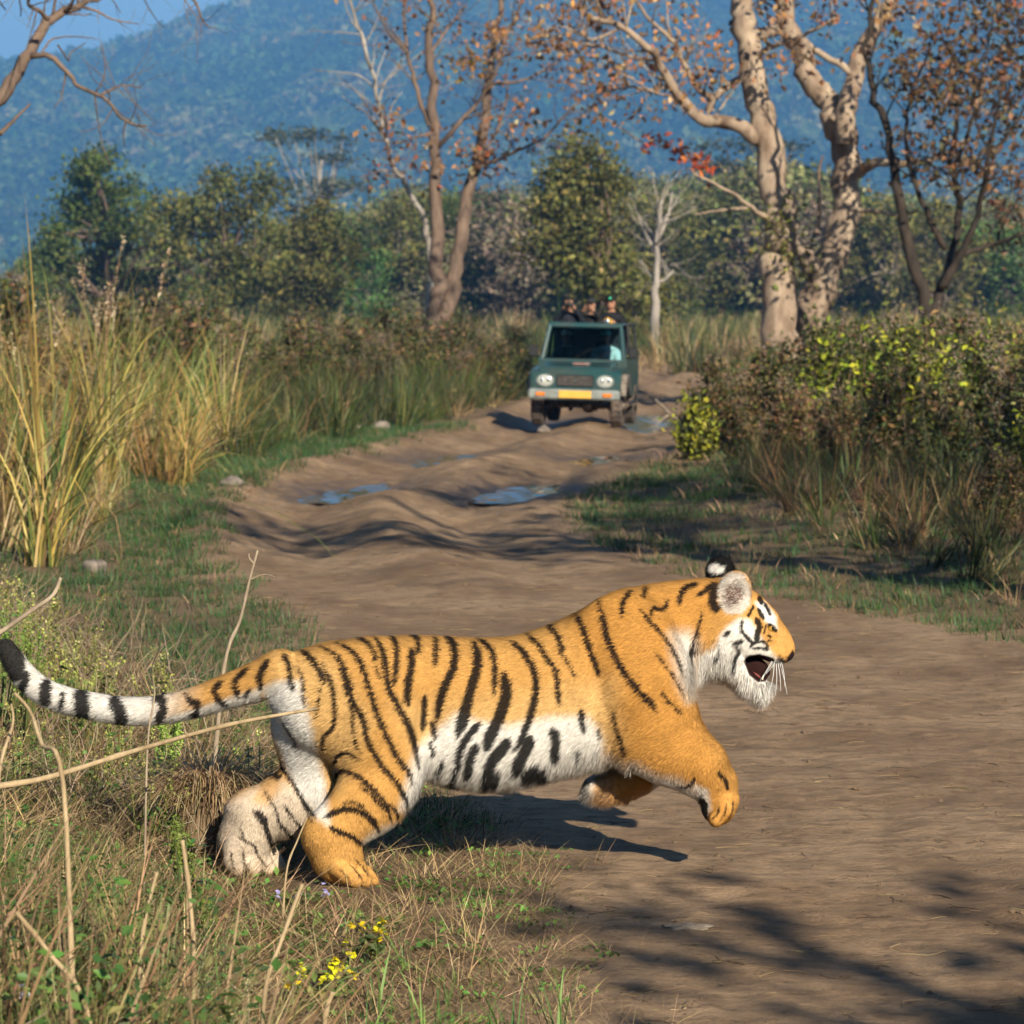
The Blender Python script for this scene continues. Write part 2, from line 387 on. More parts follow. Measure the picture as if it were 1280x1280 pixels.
def mat_soil(name, ca, cb, cc, wet=False, bare=None):
    m, n, l, b = new_mat(name)
    tc = n.new('ShaderNodeTexCoord')
    def noise(sc, det=5, rough=0.6, vec=None, warp=(1, 1, 1)):
        mp = n.new('ShaderNodeMapping'); mp.inputs['Scale'].default_value = warp
        l.new(tc.outputs['Object'], mp.inputs['Vector'])
        q = n.new('ShaderNodeTexNoise'); q.inputs['Scale'].default_value = sc; q.inputs['Detail'].default_value = det; q.inputs['Roughness'].default_value = rough
        l.new(mp.outputs['Vector'], q.inputs['Vector']); return q.outputs['Fac']
    def ramp(v, a, b_):
        q = n.new('ShaderNodeMapRange'); q.inputs['From Min'].default_value = a; q.inputs['From Max'].default_value = b_; l.new(v, q.inputs['Value']); return q.outputs['Result']
    def mix(f, a, b_):
        q = n.new('ShaderNodeMix'); q.data_type = 'RGBA'; l.new(f, q.inputs['Factor'])
        for s, v in (('A', a), ('B', b_)):
            if isinstance(v, tuple): q.inputs[s].default_value = (*v, 1)
            else: l.new(v, q.inputs[s])
        return q.outputs['Result']
    big = noise(0.9, 5, 0.62, warp=(1, 0.7, 1)); mid = noise(6.0, 6, 0.7, warp=(1, 1.6, 1)); fine = noise(60, 4, 0.7)
    c = mix(ramp(big, 0.36, 0.64), ca, cb)
    c = mix(ramp(mid, 0.44, 0.72), c, cc)
    if bare:
        at = n.new('ShaderNodeAttribute'); at.attribute_name = 'bare'
        ad = n.new('ShaderNodeMath'); ad.operation = 'ADD'; l.new(at.outputs['Fac'], ad.inputs[0]); l.new(ramp(mid, 0.3, 0.7), ad.inputs[1])
        cb_ = mix(ramp(mid, 0.44, 0.72), mix(ramp(big, 0.36, 0.64), bare[0], bare[1]), bare[2])
        c = mix(ramp(ad.outputs[0], 0.72, 1.12), c, cb_)
    # crumbs of dark organic litter and pale grit
    vo = n.new('ShaderNodeTexVoronoi'); vo.inputs['Scale'].default_value = 16.0; l.new(tc.outputs['Object'], vo.inputs['Vector'])
    crumb = n.new('ShaderNodeMath'); crumb.operation = 'LESS_THAN'; crumb.inputs[1].default_value = 0.16; l.new(vo.outputs['Distance'], crumb.inputs[0])
    gate = n.new('ShaderNodeMath'); gate.operation = 'MULTIPLY'; l.new(crumb.outputs[0], gate.inputs[0]); l.new(ramp(mid, 0.5, 0.56), gate.inputs[1])
    half = n.new('ShaderNodeMath'); half.operation = 'MULTIPLY'; half.inputs[1].default_value = 0.6; l.new(gate.outputs[0], half.inputs[0])
    c = mix(half.outputs[0], c, (0.07, 0.05, 0.035))
    fm = n.new('ShaderNodeMix'); fm.data_type = 'RGBA'; fm.blend_type = 'MULTIPLY'; fm.inputs['Factor'].default_value = 0.5
    rp = n.new('ShaderNodeMapRange'); rp.inputs['From Min'].default_value = 0.3; rp.inputs['From Max'].default_value = 0.7; rp.inputs['To Min'].default_value = 0.55; rp.inputs['To Max'].default_value = 1.25
    l.new(fine, rp.inputs['Value']); l.new(c, fm.inputs['A']); l.new(rp.outputs['Result'], fm.inputs['B']); c = fm.outputs['Result']
    b.inputs['Roughness'].default_value = 0.9; b.inputs['Specular IOR Level'].default_value = 0.2
    if wet:
        at = n.new('ShaderNodeAttribute'); at.attribute_name = 'damp'
        dm = n.new('ShaderNodeMath'); dm.operation = 'MULTIPLY_ADD'; dm.inputs[1].default_value = 1.0
        nn = n.new('ShaderNodeMapRange'); nn.inputs['From Min'].default_value = 0.35; nn.inputs['From Max'].default_value = 0.65; nn.inputs['To Min'].default_value = -0.3; nn.inputs['To Max'].default_value = 0.3
        l.new(mid, nn.inputs['Value']); l.new(at.outputs['Fac'], dm.inputs[0]); l.new(nn.outputs['Result'], dm.inputs[2])
        d2 = ramp(dm.outputs[0], 0.25, 0.9)
        c = mix(d2, c, (0.10, 0.068, 0.042))
        rr = n.new('ShaderNodeMapRange'); rr.inputs['To Min'].default_value = 0.9; rr.inputs['To Max'].default_value = 0.5; l.new(d2, rr.inputs['Value']); l.new(rr.outputs['Result'], b.inputs['Roughness'])
    l.new(c, b.inputs['Base Color'])
    s = n.new('ShaderNodeMath'); s.operation = 'MULTIPLY_ADD'; s.inputs[1].default_value = 0.35; l.new(fine, s.inputs[0]); l.new(mid, s.inputs[2])
    s2 = n.new('ShaderNodeMath'); s2.operation = 'MULTIPLY_ADD'; s2.inputs[1].default_value = 0.5; l.new(gate.outputs[0], s2.inputs[0]); l.new(s.outputs[0], s2.inputs[2])
    bp = n.new('ShaderNodeBump'); bp.inputs['Strength'].default_value = 0.7; bp.inputs['Distance'].default_value = 0.03
    l.new(s2.outputs[0], bp.inputs['Height']); l.new(bp.outputs['Normal'], b.inputs['Normal'])
    return m

M_TRACK = mat_soil('track_soil', (0.175, 0.110, 0.060), (0.345, 0.234, 0.137), (0.125, 0.08, 0.046), wet=True)
M_GROUND = mat_soil('verge_soil', (0.14, 0.092, 0.05), (0.21, 0.142, 0.078), (0.085, 0.062, 0.034), bare=((0.175, 0.110, 0.060), (0.345, 0.234, 0.137), (0.125, 0.08, 0.046)))

xs = geo_axis(0, 3200, 0.07, 1.012, 140); xs = np.concatenate([-xs[:0:-1], xs])
ys = np.concatenate([-geo_axis(0, 250, 0.4, 1.1, 40)[:0:-1] + 3, geo_axis(3, 5200, 0.08, 1.006, 120)])
X, Y = np.meshgrid(xs, ys)
l_, r_ = road_lr(Y)
tt = (X - l_) / (r_ - l_)
under = sstep(0.04, 0.12, tt) * sstep(0.96, 0.88, tt) * (Y < 150)
Z = height(X, Y) - 0.05 * under
V, F = grid_mesh(X, Y, Z)
bare_ = sstep(0.75, -0.1, np.maximum(l_ - X, X - r_) + 0.12 * wav(X, Y, 0.8, 3)) * (np.abs(Y) < 150)
ground = tag(mesh_obj('ground', V, F, M_GROUND), 'grassy plain of dry soil on both sides of the track', 'ground', kind='structure')
a = ground.data.attributes.new('bare', 'FLOAT', 'POINT'); a.data.foreach_set('value', bare_.ravel().astype(np.float32))

ys = np.concatenate([-geo_axis(0, 50, 0.3, 1.1, 3)[:0:-1] + 4, geo_axis(4, 150, 0.028, 1.0021, 0.6)])
ts = np.linspace(-0.012, 1.012, 190)
T, Y = np.meshgrid(ts, ys)
l_, r_ = road_lr(Y)
edge = 0.10 * wav(Y * 0, Y, 0.9, 3) + 0.05 * wav(Y * 0, Y, 2.7, 8)
l2 = l_ + edge; r2 = r_ + 0.10 * wav(Y * 0, Y, 0.8, 13)
X = l2 + T * (r2 - l2)
Z = height(X, Y) + 0.006
nr = sstep(30, 18, Y)
Z = Z + nr * (0.007 * wav(X, Y, 2.4, 1, 9) + 0.0045 * wav(X, Y, 6.0, 5, 9) + 0.003 * wav(X, Y, 13.0, 14, 9)) * sstep(0, 0.05, T) * sstep(1, 0.95, T)
Z = Z - 0.05 * (1 - sstep(-0.012, 0.028, T) * sstep(1.012, 0.972, T))
V, F = grid_mesh(X, Y, Z)
track = tag(mesh_obj('dirt_track', V, F, M_TRACK), 'rutted brown dirt track curving between the grass verges', 'track', kind='structure')
WL1, WL2, WL3 = -0.128, -0.105, -0.095
damp = np.exp(-((Y - 41.8) / 3.6) ** 2) * 0.8 + np.exp(-((Y - 51) / 3.0) ** 2) * 0.8 + 0.9 * np.exp(-((Y - 66) / 6.0) ** 2)
damp = np.clip(damp * np.clip(0.75 - Z * 4.0, 0, 1.4), 0, 1)
a = track.data.attributes.new('damp', 'FLOAT', 'POINT'); a.data.foreach_set('value', damp.ravel().astype(np.float32))

# standing water in the ruts: level sheets, the ruts cut their outline
m, n, l, b = new_mat('muddy_water')
b.inputs['Base Color'].default_value = (0.05, 0.045, 0.035, 1); b.inputs['Roughness'].default_value = 0.04; b.inputs['IOR'].default_value = 1.33
b.inputs['Specular IOR Level'].default_value = 0.9
tc = n.new('ShaderNodeTexCoord'); nz = n.new('ShaderNodeTexNoise'); nz.inputs['Scale'].default_value = 4.0; nz.inputs['Detail'].default_value = 3
l.new(tc.outputs['Object'], nz.inputs['Vector'])
bp = n.new('ShaderNodeBump'); bp.inputs['Strength'].default_value = 0.8; bp.inputs['Distance'].default_value = 0.25
M_WATER = m
def puddle(x0, x1, y0, y1, wl, label):
    gx, gy = np.meshgrid(np.linspace(x0, x1, 110), np.linspace(y0, y1, 170))
    hz = height(gx, gy) + 0.006
    l0, r0 = road_lr(gy); on = (gx > l0 + .15) & (gx < r0 - .1)
    wl = float(np.percentile(hz[on], wl)); keep = (hz < wl + 0.02) & on
    V, F = grid_mesh(gx, gy, wl + 0.007 * wav(gx, gy * .8, 2.4, 4, 9))
    F = F[keep.ravel()[F].any(1)]
    if not len(F): print('EMPTY PUDDLE', label, hz.min()); return
    used = np.unique(F); mp_ = np.full(len(V), -1); mp_[used] = np.arange(len(used))
    o = mesh_obj('puddle', V[used], mp_[F], M_WATER)
    tag(o, label, 'puddle', kind='structure')
# ------------------------------------------------------------------ continuous bodies: blended distance fields meshed with surface nets
class Field:
    def __init__(s, lo, hi, h):
        s.lo = np.array(lo, float); s.h = h
        s.n = np.ceil((np.array(hi) - s.lo) / h).astype(int) + 1
        s.F = np.full(s.n, 0.25, np.float32)
        s.ax = [(s.lo[i] + h * np.arange(s.n[i])).astype(np.float32) for i in range(3)]
    def sub(s, lo, hi):
        i0 = np.clip(np.floor((np.array(lo) - s.lo) / s.h).astype(int), 0, s.n - 1)
        i1 = np.clip(np.ceil((np.array(hi) - s.lo) / s.h).astype(int) + 1, 1, s.n)
        sl = tuple(slice(a, b) for a, b in zip(i0, i1))
        return sl, s.ax[0][sl[0]][:, None, None], s.ax[1][sl[1]][None, :, None], s.ax[2][sl[2]][None, None, :]
    def blend(s, sl, d, k, cut=False):
        a = s.F[sl]
        if a.size == 0: return
        d = d.astype(np.float32)
        if cut:
            a2 = -a; h = np.clip(0.5 + 0.5 * (d - a2) / k, 0, 1)
            s.F[sl] = -((d * (1 - h) + a2 * h) - k * h * (1 - h))
        else:
            h = np.clip(0.5 + 0.5 * (d - a) / k, 0, 1)
            s.F[sl] = (d * (1 - h) + a * h) - k * h * (1 - h)
    def cone(s, a, b, ra, rb, k=0.03, sy=1.0, cut=False):
        a = np.asarray(a, float); b = np.asarray(b, float); m = max(ra, rb) + k + 0.02
        sl, x, y, z = s.sub(np.minimum(a, b) - m, np.maximum(a, b) + m)
        ab = b - a; L2 = ab @ ab + 1e-9
        ab_s = ab * np.array([1, sy, 1]); L2s = ab_s @ ab_s + 1e-9
        px, py, pz = x - a[0], (y - a[1]) * sy, z - a[2]
        t = np.clip((px * ab_s[0] + py * ab_s[1] + pz * ab_s[2]) / L2s, 0, 1)
        d = np.sqrt((px - t * ab_s[0]) ** 2 + (py - t * ab_s[1]) ** 2 + (pz - t * ab_s[2]) ** 2) - (ra + (rb - ra) * t)
        if sy > 1: d = d / (1 + (sy - 1) * 0.35)
        s.blend(sl, d, k, cut)
    def chain(s, pts, rad, k=0.03, sy=1.0):
        for i in range(len(pts) - 1): s.cone(pts[i], pts[i + 1], rad[i], rad[i + 1], k, sy)
    def ell(s, c, r, k=0.03, ang=0.0, cut=False, angz=0.0):
        c = np.asarray(c, float); r = np.asarray(r, float); m = max(r) + k + 0.02
        sl, x, y, z = s.sub(c - m, c + m)
        x, y, z = x - c[0], y - c[1], z - c[2]
        if angz: x, y = x * math.cos(angz) + y * math.sin(angz), -x * math.sin(angz) + y * math.cos(angz)
        if ang: x, z = x * math.cos(ang) + z * math.sin(ang), -x * math.sin(ang) + z * math.cos(ang)
        k0 = np.sqrt((x / r[0]) ** 2 + (y / r[1]) ** 2 + (z / r[2]) ** 2)
        k1 = np.sqrt((x / r[0] ** 2) ** 2 + (y / r[1] ** 2) ** 2 + (z / r[2] ** 2) ** 2) + 1e-6
        s.blend(sl, k0 * (k0 - 1) / k1, k, cut)
    def loft(s, X, zt, zb, w, yc, k=0.02, expo=2.3):
        """trunk: cross sections along x"""
        xs_ = np.linspace(X[0], X[-1], 240)
        f = lambda a: np.interp(xs_, X, a)
        def sm(a):
            a = f(a); kz = np.hanning(21); kz /= kz.sum(); return np.convolve(np.pad(a, 10, mode='reflect', reflect_type='odd'), kz, 'valid')
        zt, zb, w, yc = sm(zt), sm(zb), sm(w), sm(yc)
        sl, x, y, z = s.sub((X[0] - .05, (yc - w).min() - .05, zb.min() - .05), (X[-1] + .05, (yc + w).max() + .05, zt.max() + .05))
        xx = np.clip(x, X[0], X[-1])
        g = lambda a: np.interp(xx.ravel(), xs_, a)[:, None, None].astype(np.float32)
        T, B, W, C = g(zt), g(zb), g(w), g(yc)
        hc = (T + B) / 2; hh = (T - B) / 2
        q = (np.abs((y - C) / W) ** expo + np.abs((z - hc) / hh) ** expo) ** (1 / expo)
        d = (q - 1) * np.minimum(W, hh)
        ex = np.maximum(np.maximum(X[0] - x, x - X[-1]), 0)
        d = np.where(ex > 0, np.maximum(d, 0) + ex, d)
        s.blend(sl, d, k)
    def mesh(s, smooth=2):
        F = s.F; h = s.h; n = s.n
        ins = F < 0
        c = np.zeros(n - 1, np.int8)
        for dx in (0, 1):
            for dy in (0, 1):
                for dz in (0, 1):
                    c += ins[dx:n[0] - 1 + dx, dy:n[1] - 1 + dy, dz:n[2] - 1 + dz]
        act = (c > 0) & (c < 8)
        I = np.argwhere(act)
        idx = np.full(n - 1, -1, np.int32); idx[act] = np.arange(len(I))
        corner = {}
        for dx in (0, 1):
            for dy in (0, 1):
                for dz in (0, 1):
                    corner[(dx, dy, dz)] = F[I[:, 0] + dx, I[:, 1] + dy, I[:, 2] + dz]
        acc = np.zeros((len(I), 3)); cnt = np.zeros(len(I))
        for a in corner:
            for ax in range(3):
                if a[ax]: continue
                b = list(a); b[ax] = 1; b = tuple(b)
                fa, fb = corner[a], corner[b]
                mk = (fa < 0) != (fb < 0)
                t = np.where(mk, fa / np.where(mk, fa - fb, 1), 0)
                p = np.tile(np.array(a, float), (len(I), 1)); p[:, ax] += t
                acc += p * mk[:, None]; cnt += mk
        V = s.lo + h * (I + acc / np.maximum(cnt, 1)[:, None])
        Q = []
        for ax in range(3):
            o1, o2 = (ax + 1) % 3, (ax + 2) % 3
            s0 = [slice(None)] * 3; s1 = [slice(None)] * 3
            s0[ax] = slice(0, n[ax] - 1); s1[ax] = slice(1, n[ax])
            A = ins[tuple(s0)]; B = ins[tuple(s1)]
            E = np.argwhere(A != B)
            E = E[(E[:, o1] > 0) & (E[:, o2] > 0) & (E[:, o1] < n[o1] - 1) & (E[:, o2] < n[o2] - 1)]
            inside_first = A[E[:, 0], E[:, 1], E[:, 2]]
            def cell(d1, d2):
                e = E.copy(); e[:, o1] -= d1; e[:, o2] -= d2; return idx[e[:, 0], e[:, 1], e[:, 2]]
            q = np.stack([cell(1, 1), cell(0, 1), cell(0, 0), cell(1, 0)], 1)
            q[~inside_first] = q[~inside_first][:, ::-1]
            Q.append(q)
        Q = np.concatenate(Q); Q = Q[(Q >= 0).all(1)]
        e = np.concatenate([Q[:, [0, 1]], Q[:, [1, 2]], Q[:, [2, 3]], Q[:, [3, 0]]])
        for _ in range(smooth):
            S = np.zeros_like(V); N = np.zeros(len(V))
            for k in range(3):
                S[:, k] = np.bincount(e[:, 0], V[e[:, 1], k], len(V)) + np.bincount(e[:, 1], V[e[:, 0], k], len(V))
            N = np.bincount(e[:, 0], minlength=len(V)) + np.bincount(e[:, 1], minlength=len(V))
            V = V * 0.5 + 0.5 * S / np.maximum(N, 1)[:, None]
        return V, Q

def vnormals(V, Q):
    n = np.cross(V[Q[:, 2]] - V[Q[:, 0]], V[Q[:, 3]] - V[Q[:, 1]])
    N = np.zeros_like(V)
    for c in range(4):
        for k in range(3): N[:, k] += np.bincount(Q[:, c], n[:, k], len(V))
    return N / (np.linalg.norm(N, axis=1)[:, None] + 1e-12)
# ------------------------------------------------------------------ puddles
puddle(-2.6, 1.1, 39.8, 45.0, 30, 'muddy blue puddle lying in the ruts of the dirt track')
puddle(-1.6, 2.6, 48.6, 53.0, 27, 'long thin puddle across the track ahead of the jeep')
puddle(1.9, 4.6, 60.0, 72.0, 45, 'wide pool of water beside the jeep wheels')

# ------------------------------------------------------------------ hills and their woods
RX = np.array([-1500, -700, -209, -176, -157, -144, -131, -124, -114, -101, -88, -78, -60, -30, 20, 90, 150, 209, 420, 900, 1500]) * 3.0
RP = np.array([150, 115, 105, 97, 93, 85, 76, 62, 51, 41, 29, 16, 6, -6, -16, -24, -12, 2, -20, 30, 60])
HD_ = 4500.0
def hill_h(x, y):
    ridge = CAMH + (HOR - np.interp(x, RX, RP)) * HD_ / FPX
    ridge = ridge + 7.0 * wav(x, y * 0, 0.0045, 3)
    up = sstep(1900, HD_, y); dn = sstep(HD_ + 2200, HD_ + 60, y)
    fold = 1 + 0.14 * wav(x, y, 0.0015, 6) * np.clip(np.minimum((y - 1900) / 900, (HD_ - y) / 750), 0, 1)
    return ridge * up * dn * fold - 1.0
xs = np.linspace(-3800, 3800, 190); ys = np.linspace(1800, 6800, 110)
X, Y = np.meshgrid(xs, ys)
Zh = hill_h(X, Y); V, F = grid_mesh(X, Y, Zh)
M_HILL = mat_soil('hill_floor', (0.05, 0.07, 0.025), (0.085, 0.085, 0.035), (0.03, 0.05, 0.02))
tag(mesh_obj('hills', V, F, M_HILL), 'long forested hill ridge rising beyond the plain', 'hills', kind='structure')
M_LEAF = mat_veg('leaf', 0.2, 0.55, 0.30, 0.25, 0.012)
M_FARLEAF = mat_veg('far_leaf', 0.15, 0.8, 0.28, 0.1, 0.02)
def crown_lump(pal, n=150, flat=0.75, size=0.42):
    """small far crown of leaf sprays"""
    p = rng.normal(size=(n, 3)); p /= np.linalg.norm(p, axis=1)[:, None]; p *= rng.uniform(0.55, 1.0, (n, 1)) ** 0.5
    p *= 1 + 0.25 * np.sin(p[:, :1] * 5 + rng.uniform(0, 6)) * np.cos(p[:, 1:2] * 4)
    p[:, 2] *= flat; p[:, 2] += 0.3
    V, F, C = leaf_cards(p, rng.uniform(0.7, 1.3, n) * size, pick(pal, n, 0.3), 0.5, 0.8)
    return mesh_data('far_crown', V, F, M_FARLEAF, C, False)
PAL_HILL = [(4, (0.05, 0.09, 0.02)), (3, (0.09, 0.125, 0.03)), (1, (0.15, 0.14, 0.045)), (.4, (0.17, 0.13, 0.06))]
protos = [crown_lump([(1, (0.03, .055, .014)), (1, (.05, .08, .02))]), crown_lump(PAL_HILL[:2]), crown_lump(PAL_HILL), crown_lump([(2, (0.15, .15, .05)), (1, (.2, .17, .07)), (1, (.09, .12, .03))])]
nh = 17000
hx = rng.uniform(-1150, 1150, nh); hy = 1900 + (HD_ + 120 - 1900) * rng.random(nh) ** 0.8
hp = np.stack([hx, hy, hill_h(hx, hy) - 0.5], 1)
sc = rng.uniform(8, 20, nh)
ti_ = np.clip(1.5 + 2.2 * wav(hx, hy, .0032, 3) + rng.normal(0, .8, nh), 0, 3).astype(int)
scatter('hill_forest', hp, protos, ti_, rand_rot(nh, 0.1), np.stack([sc, sc, sc * rng.uniform(0.8, 1.3, nh)], 1), 'blue green forest covering the hillside', 'forest')

# ------------------------------------------------------------------ trees
class Tree:
    def __init__(s, name, loc, label, group=None, bark=None, leafmat=None):
        s.o = tag(empty(name, loc), label, 'tree', group); s.loc = np.array(loc, float)
        s.wood = MB(); s.twig = MB(); s.leaf = MB(); s.bark = bark; s.lm = leafmat or M_LEAF; s.ends = []
    def limb(s, pts, r0, r1, n=None, sides=9, twig=False, wob=0.06):
        pts = np.asarray(pts, float); n = n or max(6, 3 * len(pts)); q = resample(pts, n)
        L = np.linalg.norm(q[-1] - q[0])
        q[1:-1] += rng.normal(0, 0.004 * L, (n - 2, 3))
        rr = r0 + (r1 - r0) * np.linspace(0, 1, n) ** 0.8
        V, F = tube(q - s.loc, rr, sides, True, wob); (s.twig if twig else s.wood).add(V, F)
        return q, rr
    def twigs(s, q, rr, n, length, leafy=None, depth=2, up=0.25, start=0.25, spread=1.0):
        """side branches that fork again; remembers the ends for leaves"""
        for _ in range(n):
            i = rng.integers(int(start * len(q)), len(q)); i = min(i, len(q) - 2)
            t = q[i + 1] - q[i]; t /= np.linalg.norm(t) + 1e-9
            d = rng.normal(size=3); d -= (d @ t) * t; d /= np.linalg.norm(d) + 1e-9
            d = d * spread + t * 0.6 + np.array([0, 0, up]); d /= np.linalg.norm(d)
            l = length * rng.uniform(0.5, 1.2)
            pts = [q[i]]; dd = d.copy()
            for k in range(4):
                dd = dd + rng.normal(0, 0.22, 3) + np.array([0, 0, 0.05]); dd /= np.linalg.norm(dd); pts.append(pts[-1] + dd * l / 4)
            r0 = min(rr[i] * 0.5, 0.012 + l * 0.012)
            q2, r2 = s.limb(pts, r0, r0 * 0.3, 7, 5, True, 0)
            s.ends.append(q2[-1]); s.ends.append(q2[4])
            if depth > 1: s.twigs(q2, r2, 3, length * 0.5, leafy, depth - 1, up, 0.3, spread)
    def leaves(s, cen, size, pal, up=0.3, aspect=0.55, var=0.25, droop=None):
        V, F, C = leaf_cards(np.asarray(cen) - s.loc, size, pick(pal, len(cen), var), up, aspect, droop); s.leaf.add(V, F, C)
    def done(s):
        if s.wood.n: t = s.wood.build('trunk', s.bark, s.o, color=False)
        if s.twig.n: s.twig.build('branches', s.bark, s.o, color=False)['kind'] = 'stuff'
        if s.leaf.n:
            c = s.leaf.build('crown', s.lm, s.o, smooth=False)
        return s.o

BARK_PALE = mat_bark('pale_bark', (0.17, 0.115, 0.078), (0.40, 0.31, 0.22), 2.6, 0.7)
BARK_MID = mat_bark('grey_brown_bark', (0.085, 0.06, 0.045), (0.18, 0.125, 0.09), 4.0, 0.5)
BARK_DARK = mat_bark('dark_bark', (0.022, 0.017, 0.013), (0.052, 0.039, 0.029), 5.0, 0.5)
BARK_WHITE = mat_bark('whitish_bark', (0.20, 0.17, 0.14), (0.36, 0.32, 0.27), 3.0, 0.4)
PAL_RUST = [(4, (0.19, 0.095, 0.042)), (3, (0.27, 0.14, 0.058)), (2, (0.10, 0.052, 0.028)), (1.2, (0.40, 0.19, 0.065)), (1, (0.40, 0.27, 0.14)), (.35, (0.40, 0.11, 0.04))]
PAL_OLIVE = [(4, (0.105, 0.11, 0.026)), (3, (0.15, 0.14, 0.034)), (2, (0.055, 0.066, 0.017)), (1, (0.22, 0.18, 0.055))]
PAL_GREEN = [(4, (0.07, 0.108, 0.024)), (3, (0.11, 0.142, 0.03)), (2, (0.035, 0.06, 0.015)), (1, (0.165, 0.175, 0.04))]

def gz(x, y): return float(height(np.array([x]), np.array([y]))[0])
def zpts(lst, sc, ox, oy, d, jit=0.0, dd=None):
    out = []
    for k, (x, y) in enumerate(lst):
        dk = d + (dd * k / max(1, len(lst) - 1) if dd else 0) + (rng.normal(0, jit) if (jit and 0 < k) else 0)
        out.append(P(ox + x / sc, oy + y / sc, dk))
    return out

def cluster(ends, n_each, spread):
    e = np.repeat(np.asarray(ends), n_each, axis=0); return e + rng.normal(0, spread, e.shape)

# --- twin trunk tree by the bushes
d = 75.0; k = d / FPX / 2.667
base = P(985, 410, d); base[2] = gz(base[0], d)
t = Tree('pale_twin_trunk_tree', base, 'massive pale barked tree with two trunks and sparse rusty leaves', bark=BARK_PALE)
z7 = lambda l, jit=0.0, dd=None: zpts(l, 2.667, 800, 0, d, jit, dd)
gA = P(800 / 1 + 475 / 2.667, 1110 / 2.667, d); gB = P(800 + 560 / 2.667, 1100 / 2.667, d)
A = [np.array([gA[0] + .1, d, base[2] - .15])] + z7([(468, 1110), (455, 900), (462, 780), (468, 700), (440, 560), (420, 450), (400, 330), (375, 200), (350, 80), (342, -40), (360, -300), (330, -600)])
qA, rA = t.limb(A, 0.40, 0.20, 46, 14, wob=0.05)
B = [np.array([gB[0] - .1, d + .5, base[2] - .15])] + [p + np.array([0, .5, 0]) for p in z7([(565, 1100), (600, 960), (650, 850), (680, 740), (690, 600), (690, 500), (650, 400), (610, 310), (560, 230), (530, 140), (490, 70), (470, -60), (430, -300)])]
qB, rB = t.limb(B, 0.40, 0.17, 46, 14, wob=0.05)
limbs = []
for l, a, b_, dd in [
    ([(395, 465), (330, 415), (250, 400), (205, 400), (150, 340), (100, 280), (60, 200), (20, 150), (-60, 90), (-160, 60)], .17, .05, -2.5),
    ([(225, 370), (240, 330), (190, 290), (150, 220), (110, 140), (40, 70), (-30, -20)], .09, .03, -1.0), ([(235, 335), (290, 290), (350, 250)], .09, .07, .3),
    ([(345, 115), (440, 105), (490, 70), (470, 0), (440, -90)], .15, .08, 1.5), ([(440, 745), (370, 690), (300, 640), (180, 580)], .07, .02, -1.5), ([(365, 692), (280, 700), (180, 715)], .04, .012, -.8),
    ([(690, 480), (690, 350), (715, 260), (740, 170), (790, 80), (840, 0), (900, -120)], .24, .12, 1.0), ([(640, 400), (700, 320), (700, 240), (590, 170), (520, 110)], .10, .06, 1.2),
    ([(730, 575), (790, 540), (900, 545), (1000, 520), (1080, 470)], .13, .04, -1.5), ([(575, 900), (545, 840), (490, 790), (440, 740)], .20, .14, .1), ([(725, 700), (800, 705), (870, 720), (930, 700)], .06, .02, -1),
    ([(590, 780), (600, 660), (595, 580), (610, 520)], .06, .02, .5), ([(375, 200), (430, 160), (520, 130), (650, 60)], .07, .03, -1.5),
    ([(100, 280), (40, 300), (-40, 290), (-150, 320)], .05, .015, -1.0), ([(60, 200), (-30, 190), (-150, 150), (-260, 160)], .05, .015, 1.0), ([(-60, 90), (-160, 130), (-260, 90), (-360, 120)], .04, .012, .7)]:
    q, r = t.limb(z7(l, 0.15, dd), a, b_, 24, 9); limbs.append((q, r))
for i, n_ in ((0, 14), (1, 8), (6, 8), (3, 6), (12, 10), (13, 8), (14, 10), (15, 12)):
    t.twigs(*limbs[i], n_, 1.3, depth=2)
t.twigs(qA[34:], rA[34:], 10, 2.0, depth=2); t.twigs(qB[34:], rB[34:], 10, 2.0, depth=2)
e = np.array(t.ends); px = 640 + e[:, 0] * FPX / e[:, 1]; py = HOR + (CAMH - e[:, 2]) * FPX / e[:, 1]
w = np.where((py < 170) & ((px < 930) | (py < 80)), 1, 0.25)
e = e[rng.random(len(e)) < w]
e = e[rng.random(len(e)) < .55]
t.leaves(cluster(e, 7, 0.17), rng.uniform(0.08, 0.22, len(e) * 7), PAL_RUST, 0.1, 0.6, 0.35, 0.8)
# a spray of orange leaflets and green suckers on the trunk
sp = np.array(z7([(20, 480), (60, 465), (130, 500), (160, 525), (190, 540), (225, 560)])); sp = resample(sp, 14)
t.limb(np.vstack([np.array(z7([(-140, 380), (-60, 430)])), sp]), .02, .008, 20, 5, True)
t.leaves(cluster(sp, 7, 0.10), rng.uniform(.16, .26, 98), [(2, (0.55, 0.17, 0.035)), (2, (0.36, 0.07, 0.035))], 0.2, 0.45, .2)
for c_, n_, s_ in (((440, 800), 150, .28), ((478, 710), 60, .2), ((520, 880), 90, .25)):
    cc = np.array(z7([c_])[0]) + np.array([0, -.35, 0]); t.leaves(cc + rng.normal(0, s_, (n_, 3)), rng.uniform(.1, .2, n_), PAL_OLIVE, 0.3, .5)
t.done()

